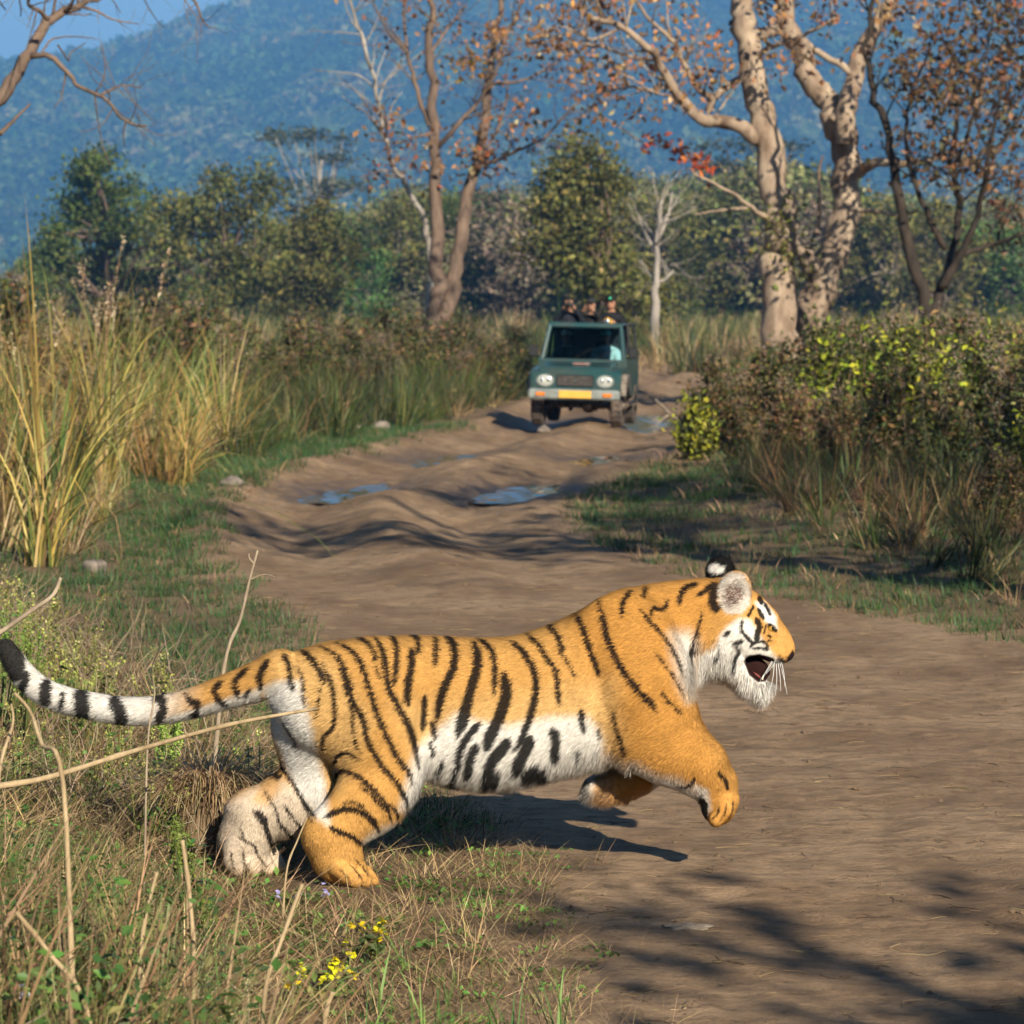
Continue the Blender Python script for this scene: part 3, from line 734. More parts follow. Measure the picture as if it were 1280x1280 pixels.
# --- dark forked tree with brown leaves
d = 71.0; bx = P(1160, 400, d)[0]
t = Tree('dark_forked_tree', (bx, d, gz(bx, d)), 'slender dark forked tree hung with dry brown leaves', bark=BARK_DARK)
z7 = lambda l, jit=0.0, dd=None: zpts(l, 2.667, 800, 0, d, jit, dd)
q0, r0 = t.limb([np.array([bx + .1, d, gz(bx, d) - .1])] + z7([(965, 1060), (930, 950), (890, 800), (870, 680), (840, 540), (810, 400), (770, 280), (760, 120), (790, -60)]), .17, .04, 30, 9)
lm = [(q0[12:], r0[12:])]
for l, a, b_, dd in [([(975, 1040), (990, 980), (1040, 860), (1060, 700), (1040, 560), (1060, 380), (1030, 200)], .12, .03, 1.5), ([(1000, 960), (1080, 830), (1130, 700), (1160, 520), (1200, 330)], .10, .025, -1.5),
                     ([(1060, 850), (1160, 820), (1290, 775), (1400, 700)], .07, .02, 1.0), ([(1020, 830), (940, 680), (890, 500), (900, 330), (960, 180)], .07, .02, -1), ([(1160, 520), (1250, 420), (1330, 250)], .05, .015, 1),
                     ([(1040, 560), (1110, 400), (1150, 200), (1180, 40)], .05, .015, -.5), ([(900, 330), (960, 260), (985, 230), (995, 300)], .04, .012, .3), ([(1200, 330), (1230, 180), (1280, 60)], .04, .012, .5)]:
    q, r = t.limb(z7(l, .12, dd), a, b_, 20, 8); lm.append((q, r))
for q, r in lm: t.twigs(q, r, 9, 1.25, depth=2, start=0.35)
e = np.array(t.ends); px = 640 + e[:, 0] * FPX / e[:, 1]; py = HOR + (CAMH - e[:, 2]) * FPX / e[:, 1]
e = e[(rng.random(len(e)) < np.where(px > 1120, 0.62, 0.12)) & (py < 300)]
t.leaves(cluster(e, 10, 0.22), rng.uniform(.08, .22, len(e) * 10), [(4, (0.16, 0.095, 0.045)), (3, (0.24, 0.15, 0.07)), (2, (0.085, 0.055, 0.03)), (2, (0.33, 0.22, 0.11)), (1.5, (0.14, 0.125, 0.045)), (.6, (0.36, 0.16, 0.06))], 0.1, .6, .35, .8)
t.done()

# --- slim two stem tree
d = 86.0; k = d
bx = P(544, 430, d)[0]
t = Tree('two_stem_tree', (bx, d, gz(bx, d)), 'slim tree with two crossing stems and scattered red brown leaves', bark=BARK_MID)
z6 = lambda l, jit=0.0, dd=None: zpts(l, 3.048, 400, 0, d, jit, dd)
g0 = np.array([bx, d, gz(bx, d) - .1])
q1, r1 = t.limb([g0] + z6([(432, 1270), (445, 1180), (460, 1090), (445, 900), (440, 700), (430, 500), (425, 300), (420, 100), (430, -60), (410, -260)]), .27, .05, 40, 10)
q2, r2 = t.limb([g0 + np.array([.12, .2, 0])] + z6([(455, 1230), (500, 1110), (535, 950), (560, 780), (590, 640), (625, 450), (645, 290), (660, 200), (680, 60), (700, -120)], 0, 1.0), .24, .05, 40, 10)
lm = [(q1[15:], r1[15:]), (q2[15:], r2[15:])]
for l, a, b_, dd in [([(450, 560), (520, 480), (600, 390), (650, 310), (700, 200)], .07, .03, -1), ([(420, 480), (370, 350), (335, 200), (320, 50), (330, -90)], .07, .025, 1), ([(440, 500), (360, 525), (290, 545), (200, 530)], .04, .012, -1),
                     ([(640, 320), (760, 310), (850, 270), (960, 200)], .05, .015, 1.2), ([(335, 200), (260, 120), (200, 0)], .045, .015, -.6), ([(590, 640), (640, 560), (700, 430), (715, 300)], .05, .015, .8),
                     ([(850, 530), (890, 490), (960, 410), (1050, 350), (1180, 310)], .04, .012, -.5), ([(600, 640), (720, 590), (850, 530)], .05, .03, -.5), ([(425, 200), (500, 90), (560, 20)], .05, .02, .7), ([(660, 180), (740, 80), (770, -20)], .05, .02, .7)]:
    q, r = t.limb(z6(l, .12, dd), a, b_, 20, 7); lm.append((q, r))
for q, r in lm: t.twigs(q, r, 8, 1.4, depth=2, start=0.3)
e = np.array(t.ends); py = HOR + (CAMH - e[:, 2]) * FPX / e[:, 1]
e1 = e[(rng.random(len(e)) < 0.16) & (py < 235)]
t.leaves(cluster(e1, 9, 0.2), rng.uniform(.08, .23, len(e1) * 9), PAL_RUST, .1, .6, .35, .8)
for x, y, n_ in ((600, 240, 60), (540, 235, 40), (650, 200, 40), (440, 640, 50), (265, 620, 40), (250, 670, 40), (420, 90, 50), (640, 600, 110), (560, 590, 70)):
    cc = np.array(z6([(x, y)])[0]); pal = [(1, (0.30, 0.19, 0.03)), (1, (0.2, .1, .03))] if y == 235 or y == 240 else PAL_RUST
    t.leaves(cc + rng.normal(0, .26, (n_, 3)), rng.uniform(.09, .22, n_), pal, .1, .6, .3, .8)
t.done()
# --- whitish bare tree behind it
d = 92.0; bx = P(520, 430, d)[0]
t = Tree('whitish_bare_tree', (bx, d, gz(bx, d)), 'thin whitish bare tree leaning behind the slim two stemmed tree', bark=BARK_WHITE)
z6 = lambda l, jit=0.0, dd=None: zpts(l, 3.048, 400, 0, d, jit, dd)
q1, r1 = t.limb([np.array([bx, d, gz(bx, d) - .1])] + z6([(410, 1200), (420, 1000), (415, 860), (370, 790), (300, 650), (250, 540), (230, 450), (210, 330), (180, 200), (150, 80), (110, -40), (60, -200)]), .10, .03, 36, 9)
t.twigs(q1[12:], r1[12:], 26, 2.4, depth=2, up=.35, start=.1, spread=1.1)
t.done()
# --- bare limb reaching in from a tree beside the track
d = 40.0
bx = P(-210, 400, d)[0]
t = Tree('overhanging_bare_tree', (bx, d, gz(bx, d)), 'bare tree whose twisting leafless limb overhangs the tall grass', bark=BARK_MID)
z5 = lambda l, jit=0.0, dd=None: zpts(l, 3.048, 0, 0, d, jit, dd)
qt, rt = t.limb([np.array([bx, d, gz(bx, d) - .1]), np.array([bx + .1, d, 1.6]), P(-200, 200, d), P(-190, 60, d), P(-215, -120, d), P(-190, -400, d)], .24, .10, 24, 11)
q1, r1 = t.limb([P(-198, 190, d)] + z5([(-300, 480), (-120, 450), (0, 370), (50, 290), (110, 200), (165, 110), (180, 75), (250, 40), (320, 10), (390, -20), (520, -80)], 0, 1.0), .11, .028, 34, 9)
lm = [(q1[18:], r1[18:])]
for l, a, b_, dd in [([(180, 72), (150, 40), (110, 20), (110, -30)], .03, .015, -.4), ([(118, 215), (190, 215), (250, 265), (300, 330), (390, 365), (430, 410), (480, 465), (560, 480)], .036, .012, -.8), ([(390, 360), (430, 340), (470, 325), (540, 335)], .018, .007, .4),
                     ([(0, 510), (60, 450), (115, 395)], .03, .01, .3), ([(480, 465), (470, 510), (475, 560)], .012, .005, .2), ([(-120, 450), (-60, 540), (0, 505)], .05, .03, .2), ([(220, 170), (260, 230), (270, 200), (330, 160)], .012, .005, .3), ([(160, 200), (200, 150), (290, 140), (370, 150)], .014, .005, .3)]:
    q, r = t.limb(z5(l, .04, dd), a, b_, 18, 7); lm.append((q, r))
for i, (q, r) in enumerate(lm[:4]): t.twigs(q, r, 9, .7, depth=2, start=.2)
q2, r2 = t.limb([P(-205, -60, d), P(-120, -90, d + 1), P(0, -60, d + 2), P(120, -40, d + 2.5), P(225, -15, d + 3), P(262, 35, d + 3)], .08, .008, 24, 7)
t.twigs(q2, r2, 22, .9, depth=2, up=-.1, start=.3)
t.done()

# --- leafy round trees: crowns of clumps
def leafy_crown(w, h, n_clump, leaves_each, size, pal, clump_r, seed, lobes=5, z0=0.25):
    """returns crown mesh data and trunk mesh data, base at the origin"""
    r_ = np.random.default_rng(seed)
    lob = np.stack([r_.uniform(-.30, .30, lobes) * w, r_.uniform(-.3, .3, lobes) * w, np.linspace(z0 + .16, .80, lobes) * h], 1)
    lr = np.stack([r_.uniform(.24, .36, lobes) * w, r_.uniform(.24, .36, lobes) * w, r_.uniform(.15, .22, lobes) * h], 1)
    lob[-1, :2] *= .4
    i = r_.integers(0, lobes, n_clump)
    p = r_.normal(size=(n_clump, 3)); p /= np.linalg.norm(p, axis=1)[:, None]; p *= r_.uniform(.5, 1.05, (n_clump, 1))
    cl = lob[i] + p * lr[i]
    cl[:, 2] = np.maximum(cl[:, 2], z0 * h * .6)
    tone = r_.uniform(.38, 1.45, n_clump)
    q = np.repeat(cl, leaves_each, 0) + r_.normal(0, clump_r, (n_clump * leaves_each, 3)) * np.array([1, 1, .7])
    col = pick(pal, len(q), .3) * np.repeat(tone, leaves_each)[:, None]
    V, F, C = leaf_cards(q, r_.uniform(.6, 1.3, len(q)) * size, col, .12, .6)
    crown = mesh_data('crown', V, F, M_LEAF, C, False)
    mb = MB()
    tr_ = [np.array([0, 0, -.2]), np.array([.02 * w, 0, h * .2]), np.array([-.02 * w, .02 * w, h * .45]), np.array([0, 0, h * .7])]
    V, F = tube(resample(tr_, 12), np.linspace(.035 * h, .01 * h, 12), 9, True, .06); mb.add(V, F)
    for j in range(min(n_clump, 36)):
        a = np.array([0, 0, h * r_.uniform(.2, .55)]); b_ = cl[j]; m_ = (a + b_) / 2 + r_.normal(0, .05 * w, 3)
        V, F = tube(resample([a, m_, b_], 7), np.linspace(.012 * h, .003 * h, 7), 5); mb.add(V, F)
    tk = mesh_data('trunk', np.concatenate(mb.V), mb.faces(), BARK_MID)
    return crown, tk
GR = 'leafy round trees on the plain'
def place_tree(name, data, x, y, s, rz, label, group=None):
    o = tag(empty(name, (x, y, gz(x, y)), rz), label, 'tree', group); o.scale = (s, s, s)
    for nm, dt in (('crown', data[0]), ('trunk', data[1])):
        c = bpy.data.objects.new(nm, dt); COL.objects.link(c); c.parent = o
    return o
def hgt(top, d): return CAMH + (HOR - top) * d / FPX
kinds = {}
d = 205.; kinds['L1'] = leafy_crown(165 * d / FPX, hgt(170, d), 90, 110, .30, PAL_GREEN, .55, 1, 6, .12)
place_tree('leafy_tree', kinds['L1'], P(135, 0, d)[0], d, 1, 0, 'dark green tree with ragged crown, tallest of the leafy clump on the plain')
d = 195.; kinds['L2'] = leafy_crown(165 * d / FPX, hgt(188, d), 95, 110, .28, PAL_OLIVE, .55, 2, 6, .08)
place_tree('leafy_tree', kinds['L2'], P(283, 0, d)[0], d, 1, .5, 'olive green round tree between the two other leafy trees of the clump')
d = 185.; kinds['L3'] = leafy_crown(125 * d / FPX, hgt(242, d), 70, 110, .27, PAL_OLIVE, .5, 3, 5, .06)
place_tree('leafy_tree', kinds['L3'], P(395, 0, d)[0], d, 1, 0, 'small olive tree, shortest of the leafy clump on the plain')
d = 240.; place_tree('leafy_tree', kinds['L1'], P(62, 0, d)[0], d, .62, 1.4, 'bright green low tree peeping out beside the tallest leafy tree')
d = 150.; kinds['L4'] = leafy_crown(190 * d / FPX, hgt(168, d), 130, 110, .25, PAL_OLIVE, .5, 5, 8, .05)
place_tree('leafy_tree', kinds['L4'], P(752, 0, d)[0], d, 1, .3, 'broad olive green tree towering right behind the jeep')
# pale dead tree beyond the jeep
d = 140.; bx = P(820, 0, d)[0]
t = Tree('pale_dead_tree', (bx, d, gz(bx, d)), 'pale bare tree with forked top standing beyond the jeep', bark=BARK_WHITE)
q, r = t.limb([np.array([bx, d, gz(bx, d) - .2]), P(819, 400, d), P(820, 365, d), P(821, 340, d), P(822, 290, d), P(828, 250, d)], .22, .06, 20, 9)
for l in ([(821, 352), (830, 350), (842, 338)], [(820, 352), (812, 342), (800, 325)], [(822, 300), (835, 270), (840, 240)], [(821, 320), (806, 290), (798, 270)]):
    q_, r_2 = t.limb([P(a, b_, d + i * .5) for i, (a, b_) in enumerate(l)], .09, .03, 10, 7); t.twigs(q_, r_2, 5, 1.6, depth=2)
t.twigs(q[12:], r[12:], 12, 2.2, depth=2); t.done()
# tall flat topped trees
d = 420.; w_ = 120 * d / FPX
r8 = np.random.default_rng(8)
def flat_tree(seed, d, top, wpx):
    r_ = np.random.default_rng(seed); h = hgt(top, d); w = wpx * d / FPX; mb = MB(); lf = MB()
    V, F = tube(resample([np.array([0, 0, -.2]), np.array([.3, 0, h * .4]), np.array([-.2, 0, h * .7]), np.array([0, 0, h * .85])], 14), np.linspace(.4, .15, 14), 8, True, .05); mb.add(V, F)
    for j in range(16):
        e_ = np.array([r_.uniform(-.5, .5) * w, r_.uniform(-.5, .5) * w, h * r_.choice([.72, .86, .97])]); a = np.array([0, 0, h * r_.uniform(.45, .7)])
        V, F = tube(resample([a, (a + e_) / 2 + np.array([0, 0, -.04 * h]), e_], 8), np.linspace(.16, .04, 8), 6); mb.add(V, F)
        q = e_ + r_.normal(0, 1, (90, 3)) * np.array([w * .10, w * .10, h * .022]); lf.add(*leaf_cards(q, r_.uniform(.4, .8, 90), pick([(2, (0.07, 0.085, 0.04)), (1, (0.11, .11, .06))], 90), .6, .6))
    return mesh_data('crown', np.concatenate(lf.V), lf.faces(), M_LEAF, np.concatenate(lf.C), False), mesh_data('trunk', np.concatenate(mb.V), mb.faces(), BARK_WHITE)
FT = flat_tree(1, 420., 163, 120)
place_tree('flat_topped_tree', FT, P(402, 0, 420)[0], 420, 1, 0, 'tall flat topped grey green tree rising above the small olive tree')
place_tree('flat_topped_tree', FT, P(925, 0, 400)[0], 400, .92, 2., 'flat topped tree seen beyond the twin trunked tree')

# far wood on the plain, one mass
M_WOOD = M_LEAF
pal_w = [PAL_GREEN, PAL_OLIVE, [(3, (0.16, 0.175, 0.06)), (2, (0.22, 0.20, 0.10))], [(3, (0.17, 0.14, 0.09)), (2, (0.12, 0.095, 0.065))], [(2, (0.10, 0.185, 0.045)), (2, (0.07, .13, .03))]]
wd = []
for i, pl in enumerate(pal_w):
    c, tk = leafy_crown(7.5, 11, 60, 75, .40, pl, .7, 20 + i, 6, .1)
    # crown and trunk in one small mesh for the mass
    nv = len(c.vertices); a = np.empty(nv * 3); c.vertices.foreach_get('co', a); ca = np.empty(nv * 4); c.color_attributes['Col'].data.foreach_get('color', ca)
    li = np.empty(len(c.loops), int); c.loops.foreach_get('vertex_index', li)
    nt = len(tk.vertices); b_ = np.empty(nt * 3); tk.vertices.foreach_get('co', b_)
    Fq = [np.array(p_.vertices[:]) for p_ in tk.polygons]
    mb = MB(); mb.add(a.reshape(-1, 3), li.reshape(-1, 3), ca.reshape(-1, 4)[:, :3])
    mb.add(b_.reshape(-1, 3), [np.array([f_ for f_ in Fq if len(f_) == 4]), np.array([f_ for f_ in Fq if len(f_) == 3])], np.array([.22, .18, .14]))
    wd.append(mesh_data('wood_tree', np.concatenate(mb.V), mb.faces(), M_WOOD, np.concatenate(mb.C), False))
nw = 620
wy = rng.uniform(235, 520, nw); wx = rng.uniform(-.19, .19, nw) * wy
wx2 = P(100, 0, 1)[0]
pxs = 640 + wx * FPX / wy
top = np.interp(pxs, [0, 60, 130, 300, 430, 480, 640, 800, 860, 960, 1050, 1280, 1400], [330, 330, 300, 300, 255, 225, 225, 215, 205, 190, 215, 250, 250])
hh = (CAMH + (HOR - top) * wy / FPX) * rng.uniform(.55, 1.0, nw)
keep = rng.random(nw) < np.where(pxs < 60, .45, 1)
wx, wy, hh = wx[keep], wy[keep], hh[keep]; nw = len(wx)
s_ = hh / 11.0
wi = rng.choice(5, nw, p=[.28, .26, .24, .15, .07])
wz = height(wx, wy)
scatter('far_wood', np.stack([wx, wy, wz], 1), wd, wi, np.stack([np.zeros(nw), np.zeros(nw), rng.uniform(0, 6.28, nw)], 1), np.stack([s_ * rng.uniform(.9, 1.3, nw)] * 2 + [s_], 1), 'mixed green wood at the far side of the plain', 'wood')
# ------------------------------------------------------------------ grasses and weeds
M_GRASS = mat_veg('grass_blade', 0.2, 0.55, 0.42, 0.3, 0.02)
M_STRAW = mat_veg('straw', 0.15, 0.7, 0.25, 0.2, 0.012)
STRAW = [(4, (0.46, 0.335, 0.165)), (3, (0.36, 0.25, 0.115)), (2, (0.56, 0.44, 0.24)), (1.4, (0.22, 0.14, 0.065))]
GOLD = [(3, (0.36, 0.235, 0.07)), (3, (0.27, 0.195, 0.055)), (2.5, (0.19, 0.175, 0.045)), (1.5, (0.42, 0.30, 0.13)), (2, (0.12, 0.13, 0.032)), (1, (.13, .075, .035))]
GREENG = [(4, (0.085, 0.135, 0.03)), (3, (0.13, 0.175, 0.042)), (2.4, (0.05, 0.085, 0.02)), (2, (0.23, 0.215, 0.065))]
DARKG = [(4, (0.040, 0.060, 0.016)), (3, (0.065, 0.08, 0.021)), (2, (0.026, 0.04, 0.012)), (1.8, (0.12, 0.092, 0.036)), (1, (0.22, 0.16, 0.07))]
TURF = [(4, (0.035, 0.088, 0.024)), (3, (0.055, 0.11, 0.028)), (2, (0.02, 0.058, 0.02)), (1.6, (0.20, 0.155, 0.065))]
def tuft(n, lmin, lmax, rad, lean, droop, width, pal, segs=5, tip=1.15, mat=None, flat=None):
    a = rng.uniform(0, 6.283, n); r = rad * rng.random(n) ** .6
    root = np.stack([np.cos(a) * r, np.sin(a) * r, np.full(n, -.03)], 1)
    az_ = a + rng.normal(0, .7, n)
    c = pick(pal, n, .25)
    le = np.abs(rng.normal(0, lean, n)) if flat is None else rng.uniform(flat[0], flat[1], n)
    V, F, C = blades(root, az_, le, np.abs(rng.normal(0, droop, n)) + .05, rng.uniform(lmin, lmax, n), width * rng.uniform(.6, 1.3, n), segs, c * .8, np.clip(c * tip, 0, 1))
    return mesh_data('tuft', V, F, mat or M_GRASS, C, True)
def plume_tuft(n, h, pal):
    """stems with feathery heads"""
    mb = MB()
    for i in range(n):
        a = rng.uniform(0, 6.28); l = h * rng.uniform(.7, 1.1); ln_ = rng.uniform(.05, .3)
        p0 = np.array([rng.normal(0, .12), rng.normal(0, .12), -.03]); d_ = np.array([math.cos(a) * math.sin(ln_), math.sin(a) * math.sin(ln_), math.cos(ln_)])
        q = resample([p0, p0 + d_ * l * .5, p0 + d_ * l + np.array([math.cos(a), math.sin(a), -.3]) * .06 * l], 6)
        c = pick(pal, 1)[0]; V, F = tube(q, np.linspace(.004, .002, 6), 4, False); mb.add(V, F, c)
        m_ = 26; tt_ = rng.uniform(.0, 1, m_); hp_ = q[-1] + (q[-2] - q[-1]) * tt_[:, None] * 1.2 + rng.normal(0, .012, (m_, 3))
        mb.add(*leaf_cards(hp_, rng.uniform(.03, .07, m_), pick([(1, (0.52, 0.42, 0.27)), (1, (0.38, 0.27, 0.16))], m_), .1, .3))
    return mesh_data('plumes', np.concatenate(mb.V), mb.faces(), M_STRAW, np.concatenate(mb.C), True)
def field(n, x0, x1, y0, y1, test):
    """random points on the ground that pass test(x, y)"""
    x = rng.uniform(x0, x1, n); y = rng.uniform(y0, y1, n) if not isinstance(y0, tuple) else y0[0] + (y1 - y0[0]) * rng.random(n) ** y0[1]
    k = test(x, y); x, y = x[k], y[k]
    return np.stack([x, y, height(x, y)], 1)
def outl(x, y): l_, r_ = road_lr(y); return l_ - x
def outr(x, y): l_, r_ = road_lr(y); return x - r_
def inview(x, y, m=.15): return np.abs(x) < y * (640 / FPX) * (1 + m) + .8
# --- tall grass on the bank, west side
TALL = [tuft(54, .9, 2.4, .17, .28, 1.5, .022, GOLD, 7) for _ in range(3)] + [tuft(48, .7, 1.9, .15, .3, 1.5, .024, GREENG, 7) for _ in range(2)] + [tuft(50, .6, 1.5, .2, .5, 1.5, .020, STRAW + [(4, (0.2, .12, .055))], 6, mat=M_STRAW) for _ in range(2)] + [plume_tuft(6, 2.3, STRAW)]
def edge_l(y): return np.interp(y, [26, 31, 36, 42, 48, 54, 60, 70, 95], [1.3, 1.0, .95, .9, 1.1, 1.2, .8, .7, .8])
p = field(3600, -16, 3, 27, 100, lambda x, y: (outl(x, y) > edge_l(y) + .25 * wav(x, y, .4, 4)) & inview(x, y))
pxp = 640 + p[:, 0] * FPX / p[:, 1]
gold = sstep(310, 230, pxp + 50 * wav(p[:, 0], p[:, 1], .12, 8))
sel = gold > rng.random(len(p)); pg = p[sel]; pg = pg[(rng.random(len(pg)) < .5) | (pg[:, 1] > 70)]
n_ = len(pg); sc_ = rng.uniform(.5, 1.25, n_) * np.interp(pg[:, 1], [27, 40, 60, 100], [.95, 1.08, 1.0, .8]) * (.85 + .38 * wav(pg[:, 0], pg[:, 1], .25, 3))
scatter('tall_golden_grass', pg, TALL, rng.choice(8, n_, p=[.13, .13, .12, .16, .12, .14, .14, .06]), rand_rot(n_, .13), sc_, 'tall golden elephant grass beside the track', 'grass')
DK = [tuft(56, .45, 1.2, .26, .3, .9, .024, DARKG, 5) for _ in range(3)] + [tuft(44, .7, 1.5, .2, .3, 1.0, .022, GREENG, 5)] + [tuft(40, .5, 1.1, .22, .5, 1.3, .018, STRAW, 5, mat=M_STRAW)]
pd = p[~sel]; pd = pd[rng.random(len(pd)) < .6]
pd = np.vstack([pd, field(3200, -14, 24, 60, 130, lambda x, y: ((outl(x, y) > .9) | (outr(x, y) > .8)) & inview(x, y))])
n_ = len(pd); sc_ = rng.uniform(.6, 1.15, n_) * np.interp(pd[:, 1], [27, 60, 130], [.8, .95, 1.05])
scatter('dark_reed_grass', pd, DK, rng.choice(5, n_, p=[.29, .28, .27, .09, .07]), rand_rot(n_, .14), sc_, 'dark green reedy grass behind the golden grass', 'grass')
pl = field(5200, -60, 60, 110, 300, lambda x, y: inview(x, y))
n_ = len(pl); scatter('plain_grass', pl, [DK[4], DK[3], TALL[6], DK[0]], rng.choice(4, n_, p=[.14, .2, .16, .5]), rand_rot(n_, .1), rng.uniform(1.0, 1.9, n_), 'pale dry grass over the open plain', 'grass')
# --- short green turf on the verges
OLDST_ = [(3, (0.30, .205, .10)), (2, (0.20, .13, .065)), (2, (0.40, .29, .15))]
TF = [tuft(46, .03, .10, .11, .5, .8, .0055, TURF, 3) for _ in range(3)] + [tuft(30, .04, .13, .12, .6, 1.1, .005, OLDST_, 4, mat=M_STRAW, flat=(.4, 1.4))] + [tuft(26, .02, .05, .13, .9, .6, .007, [(1, (0.12, .085, .045)), (1, (0.2, .14, .07))], 2, mat=M_STRAW)]
def turf_test(x, y):
    o = np.maximum(outl(x, y), outr(x, y)); return (o > -.06 + .14 * wav(x, y, .7, 6)) & (o < 2.8) & inview(x, y)
p = field(26000, -6, 7, (14, 1.3), 60, turf_test)
n_ = len(p); green = np.clip(.5 + .55 * wav(p[:, 0], p[:, 1], .22, 12) + .35 * (p[:, 0] < 0), .12, .95)
ii = np.where(rng.random(n_) < green, rng.integers(0, 3, n_), np.where(rng.random(n_) < .3, 3, 4))
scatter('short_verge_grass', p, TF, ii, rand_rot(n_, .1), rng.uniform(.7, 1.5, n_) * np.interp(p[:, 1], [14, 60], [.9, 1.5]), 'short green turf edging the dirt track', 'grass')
# --- matted dry grass and seedlings around the hind feet and along the near edge
def patch_near(x, y):
    e = np.interp(y, [9, 10.3, 11.3, 12.2, 13.1, 14, 15.4, 17], [.30, .24, .20, .16, .06, -.15, -.4, -.6]) + .16 * wav(x, y, .9, 7) + .25 * rng.random(len(x)) ** 2
    return (x < e) & inview(x, y, .1)
def rosette(n, r, size, pal, hgt_=.04):
    a = rng.uniform(0, 6.28, n); rr = r * rng.random(n) ** .5
    c = np.stack([np.cos(a) * rr, np.sin(a) * rr, hgt_ * rng.random(n)], 1)
    mb = MB(); mb.add(*leaf_cards(c, size * rng.uniform(.6, 1.3, n), pick(pal, n, .25), .8, .5))
    for i in range(0, n, 3):
        V, F = tube(resample([np.array([c[i, 0] * .3, c[i, 1] * .3, -.03]), c[i] * np.array([.7, .7, .5]), c[i]], 4), .0013, 3, False); mb.add(V, F, np.array([.14, .15, .05]))
    return mesh_data('rosette', np.concatenate(mb.V), mb.faces(), M_GRASS, np.concatenate(mb.C), False)
FRESH = [(2, (0.075, .19, .03)), (2, (0.12, .23, .045)), (1, (0.05, .11, .025))]
OLDST = [(3, (0.27, .18, .088)), (2.5, (0.17, .11, .055)), (1.6, (0.42, .31, .16)), (1.5, (0.10, .066, .037))]
MAT = [tuft(30, .08, .30, .14, 1, .35, .0036, OLDST, 4, mat=M_STRAW, flat=(1.1, 1.5)), tuft(22, .08, .26, .12, 1, .3, .0036, STRAW, 4, mat=M_STRAW, flat=(.8, 1.5)), tuft(26, .08, .34, .14, 1, .35, .0042, OLDST + STRAW, 4, mat=M_STRAW, flat=(.9, 1.5))] + [tuft(26, .03, .10, .10, .5, .8, .0045, GREENG, 4), rosette(16, .09, .035, FRESH), tuft(30, .03, .09, .14, 1.2, .3, .004, [(2, (0.13, .085, .05)), (1, (0.22, .15, .08))], 3, mat=M_STRAW, flat=(1.15, 1.5)), tuft(12, .08, .22, .06, .4, 1.2, .004, STRAW, 5, mat=M_STRAW, flat=(.3, 1.3))]
p = field(9500, -2.6, .8, 8.8, 17, patch_near)
keep = ~((np.abs(p[:, 0] + .62) < .22) & (np.abs(p[:, 1] - 12.72) < .25))
p = p[keep]; n_ = len(p)
scatter('matted_dry_grass', p, MAT, rng.choice(7, n_, p=[.24, .09, .16, .11, .12, .24, .04]), rand_rot(n_, .12), rng.uniform(.5, 1.1, n_) * np.interp(p[:, 0], [-1.8, -.6, -.2, .3], [1.2, .95, .85, .55]), 'matted dry straw and green seedlings around the tiger\'s hind feet', 'grass')
# --- rank weeds on the bank behind the tail
WEED = [tuft(26, .25, .7, .13, .45, .8, .0055, OLDST, 5, mat=M_STRAW, flat=(.3, 1.45)) for _ in range(3)] + [tuft(24, .18, .42, .10, .45, .9, .007, GREENG, 5), rosette(60, .12, .032, FRESH + GREENG, .3)]
def weed_plant(h, pal, n_spk=5):
    """upright weed with leafy stems and seed spikes"""
    mb = MB()
    for i in range(n_spk):
        a = rng.uniform(0, 6.28); l = h * rng.uniform(.6, 1.1); ln_ = rng.uniform(.05, .45)
        dd = np.array([math.cos(a) * math.sin(ln_), math.sin(a) * math.sin(ln_), math.cos(ln_)]); p0 = np.array([0, 0, -.03])
        q = resample([p0, p0 + dd * l * .5 + rng.normal(0, .02, 3), p0 + dd * l], 7)
        V, F = tube(q, np.linspace(.006, .002, 7) * (h / .6), 5, False); mb.add(V, F, np.array([.20, .19, .06]))
        m_ = 34; tt_ = rng.uniform(.5, 1, m_); hp_ = np.stack([np.interp(tt_, np.linspace(0, 1, 7), q[:, k]) for k in range(3)], 1) + rng.normal(0, .010 * h / .6, (m_, 3))
        mb.add(*leaf_cards(hp_, rng.uniform(.012, .026, m_) * h / .6, pick(pal, m_, .3), .2, .6))
        m_ = 9; tt_ = rng.uniform(.15, .75, m_); hp_ = np.stack([np.interp(tt_, np.linspace(0, 1, 7), q[:, k]) for k in range(3)], 1) + rng.normal(0, .03 * h / .6, (m_, 3))
        mb.add(*leaf_cards(hp_, rng.uniform(.04, .10, m_) * h / .6, pick(GREENG, m_, .3), .5, .38))
    return mesh_data('weed', np.concatenate(mb.V), mb.faces(), M_GRASS, np.concatenate(mb.C), True)
SPIKE = [(3, (0.36, 0.36, 0.09)), (2, (0.27, 0.30, 0.06)), (1, (0.45, 0.36, 0.17))]
WEED += [weed_plant(.55, SPIKE, 6) for _ in range(2)]
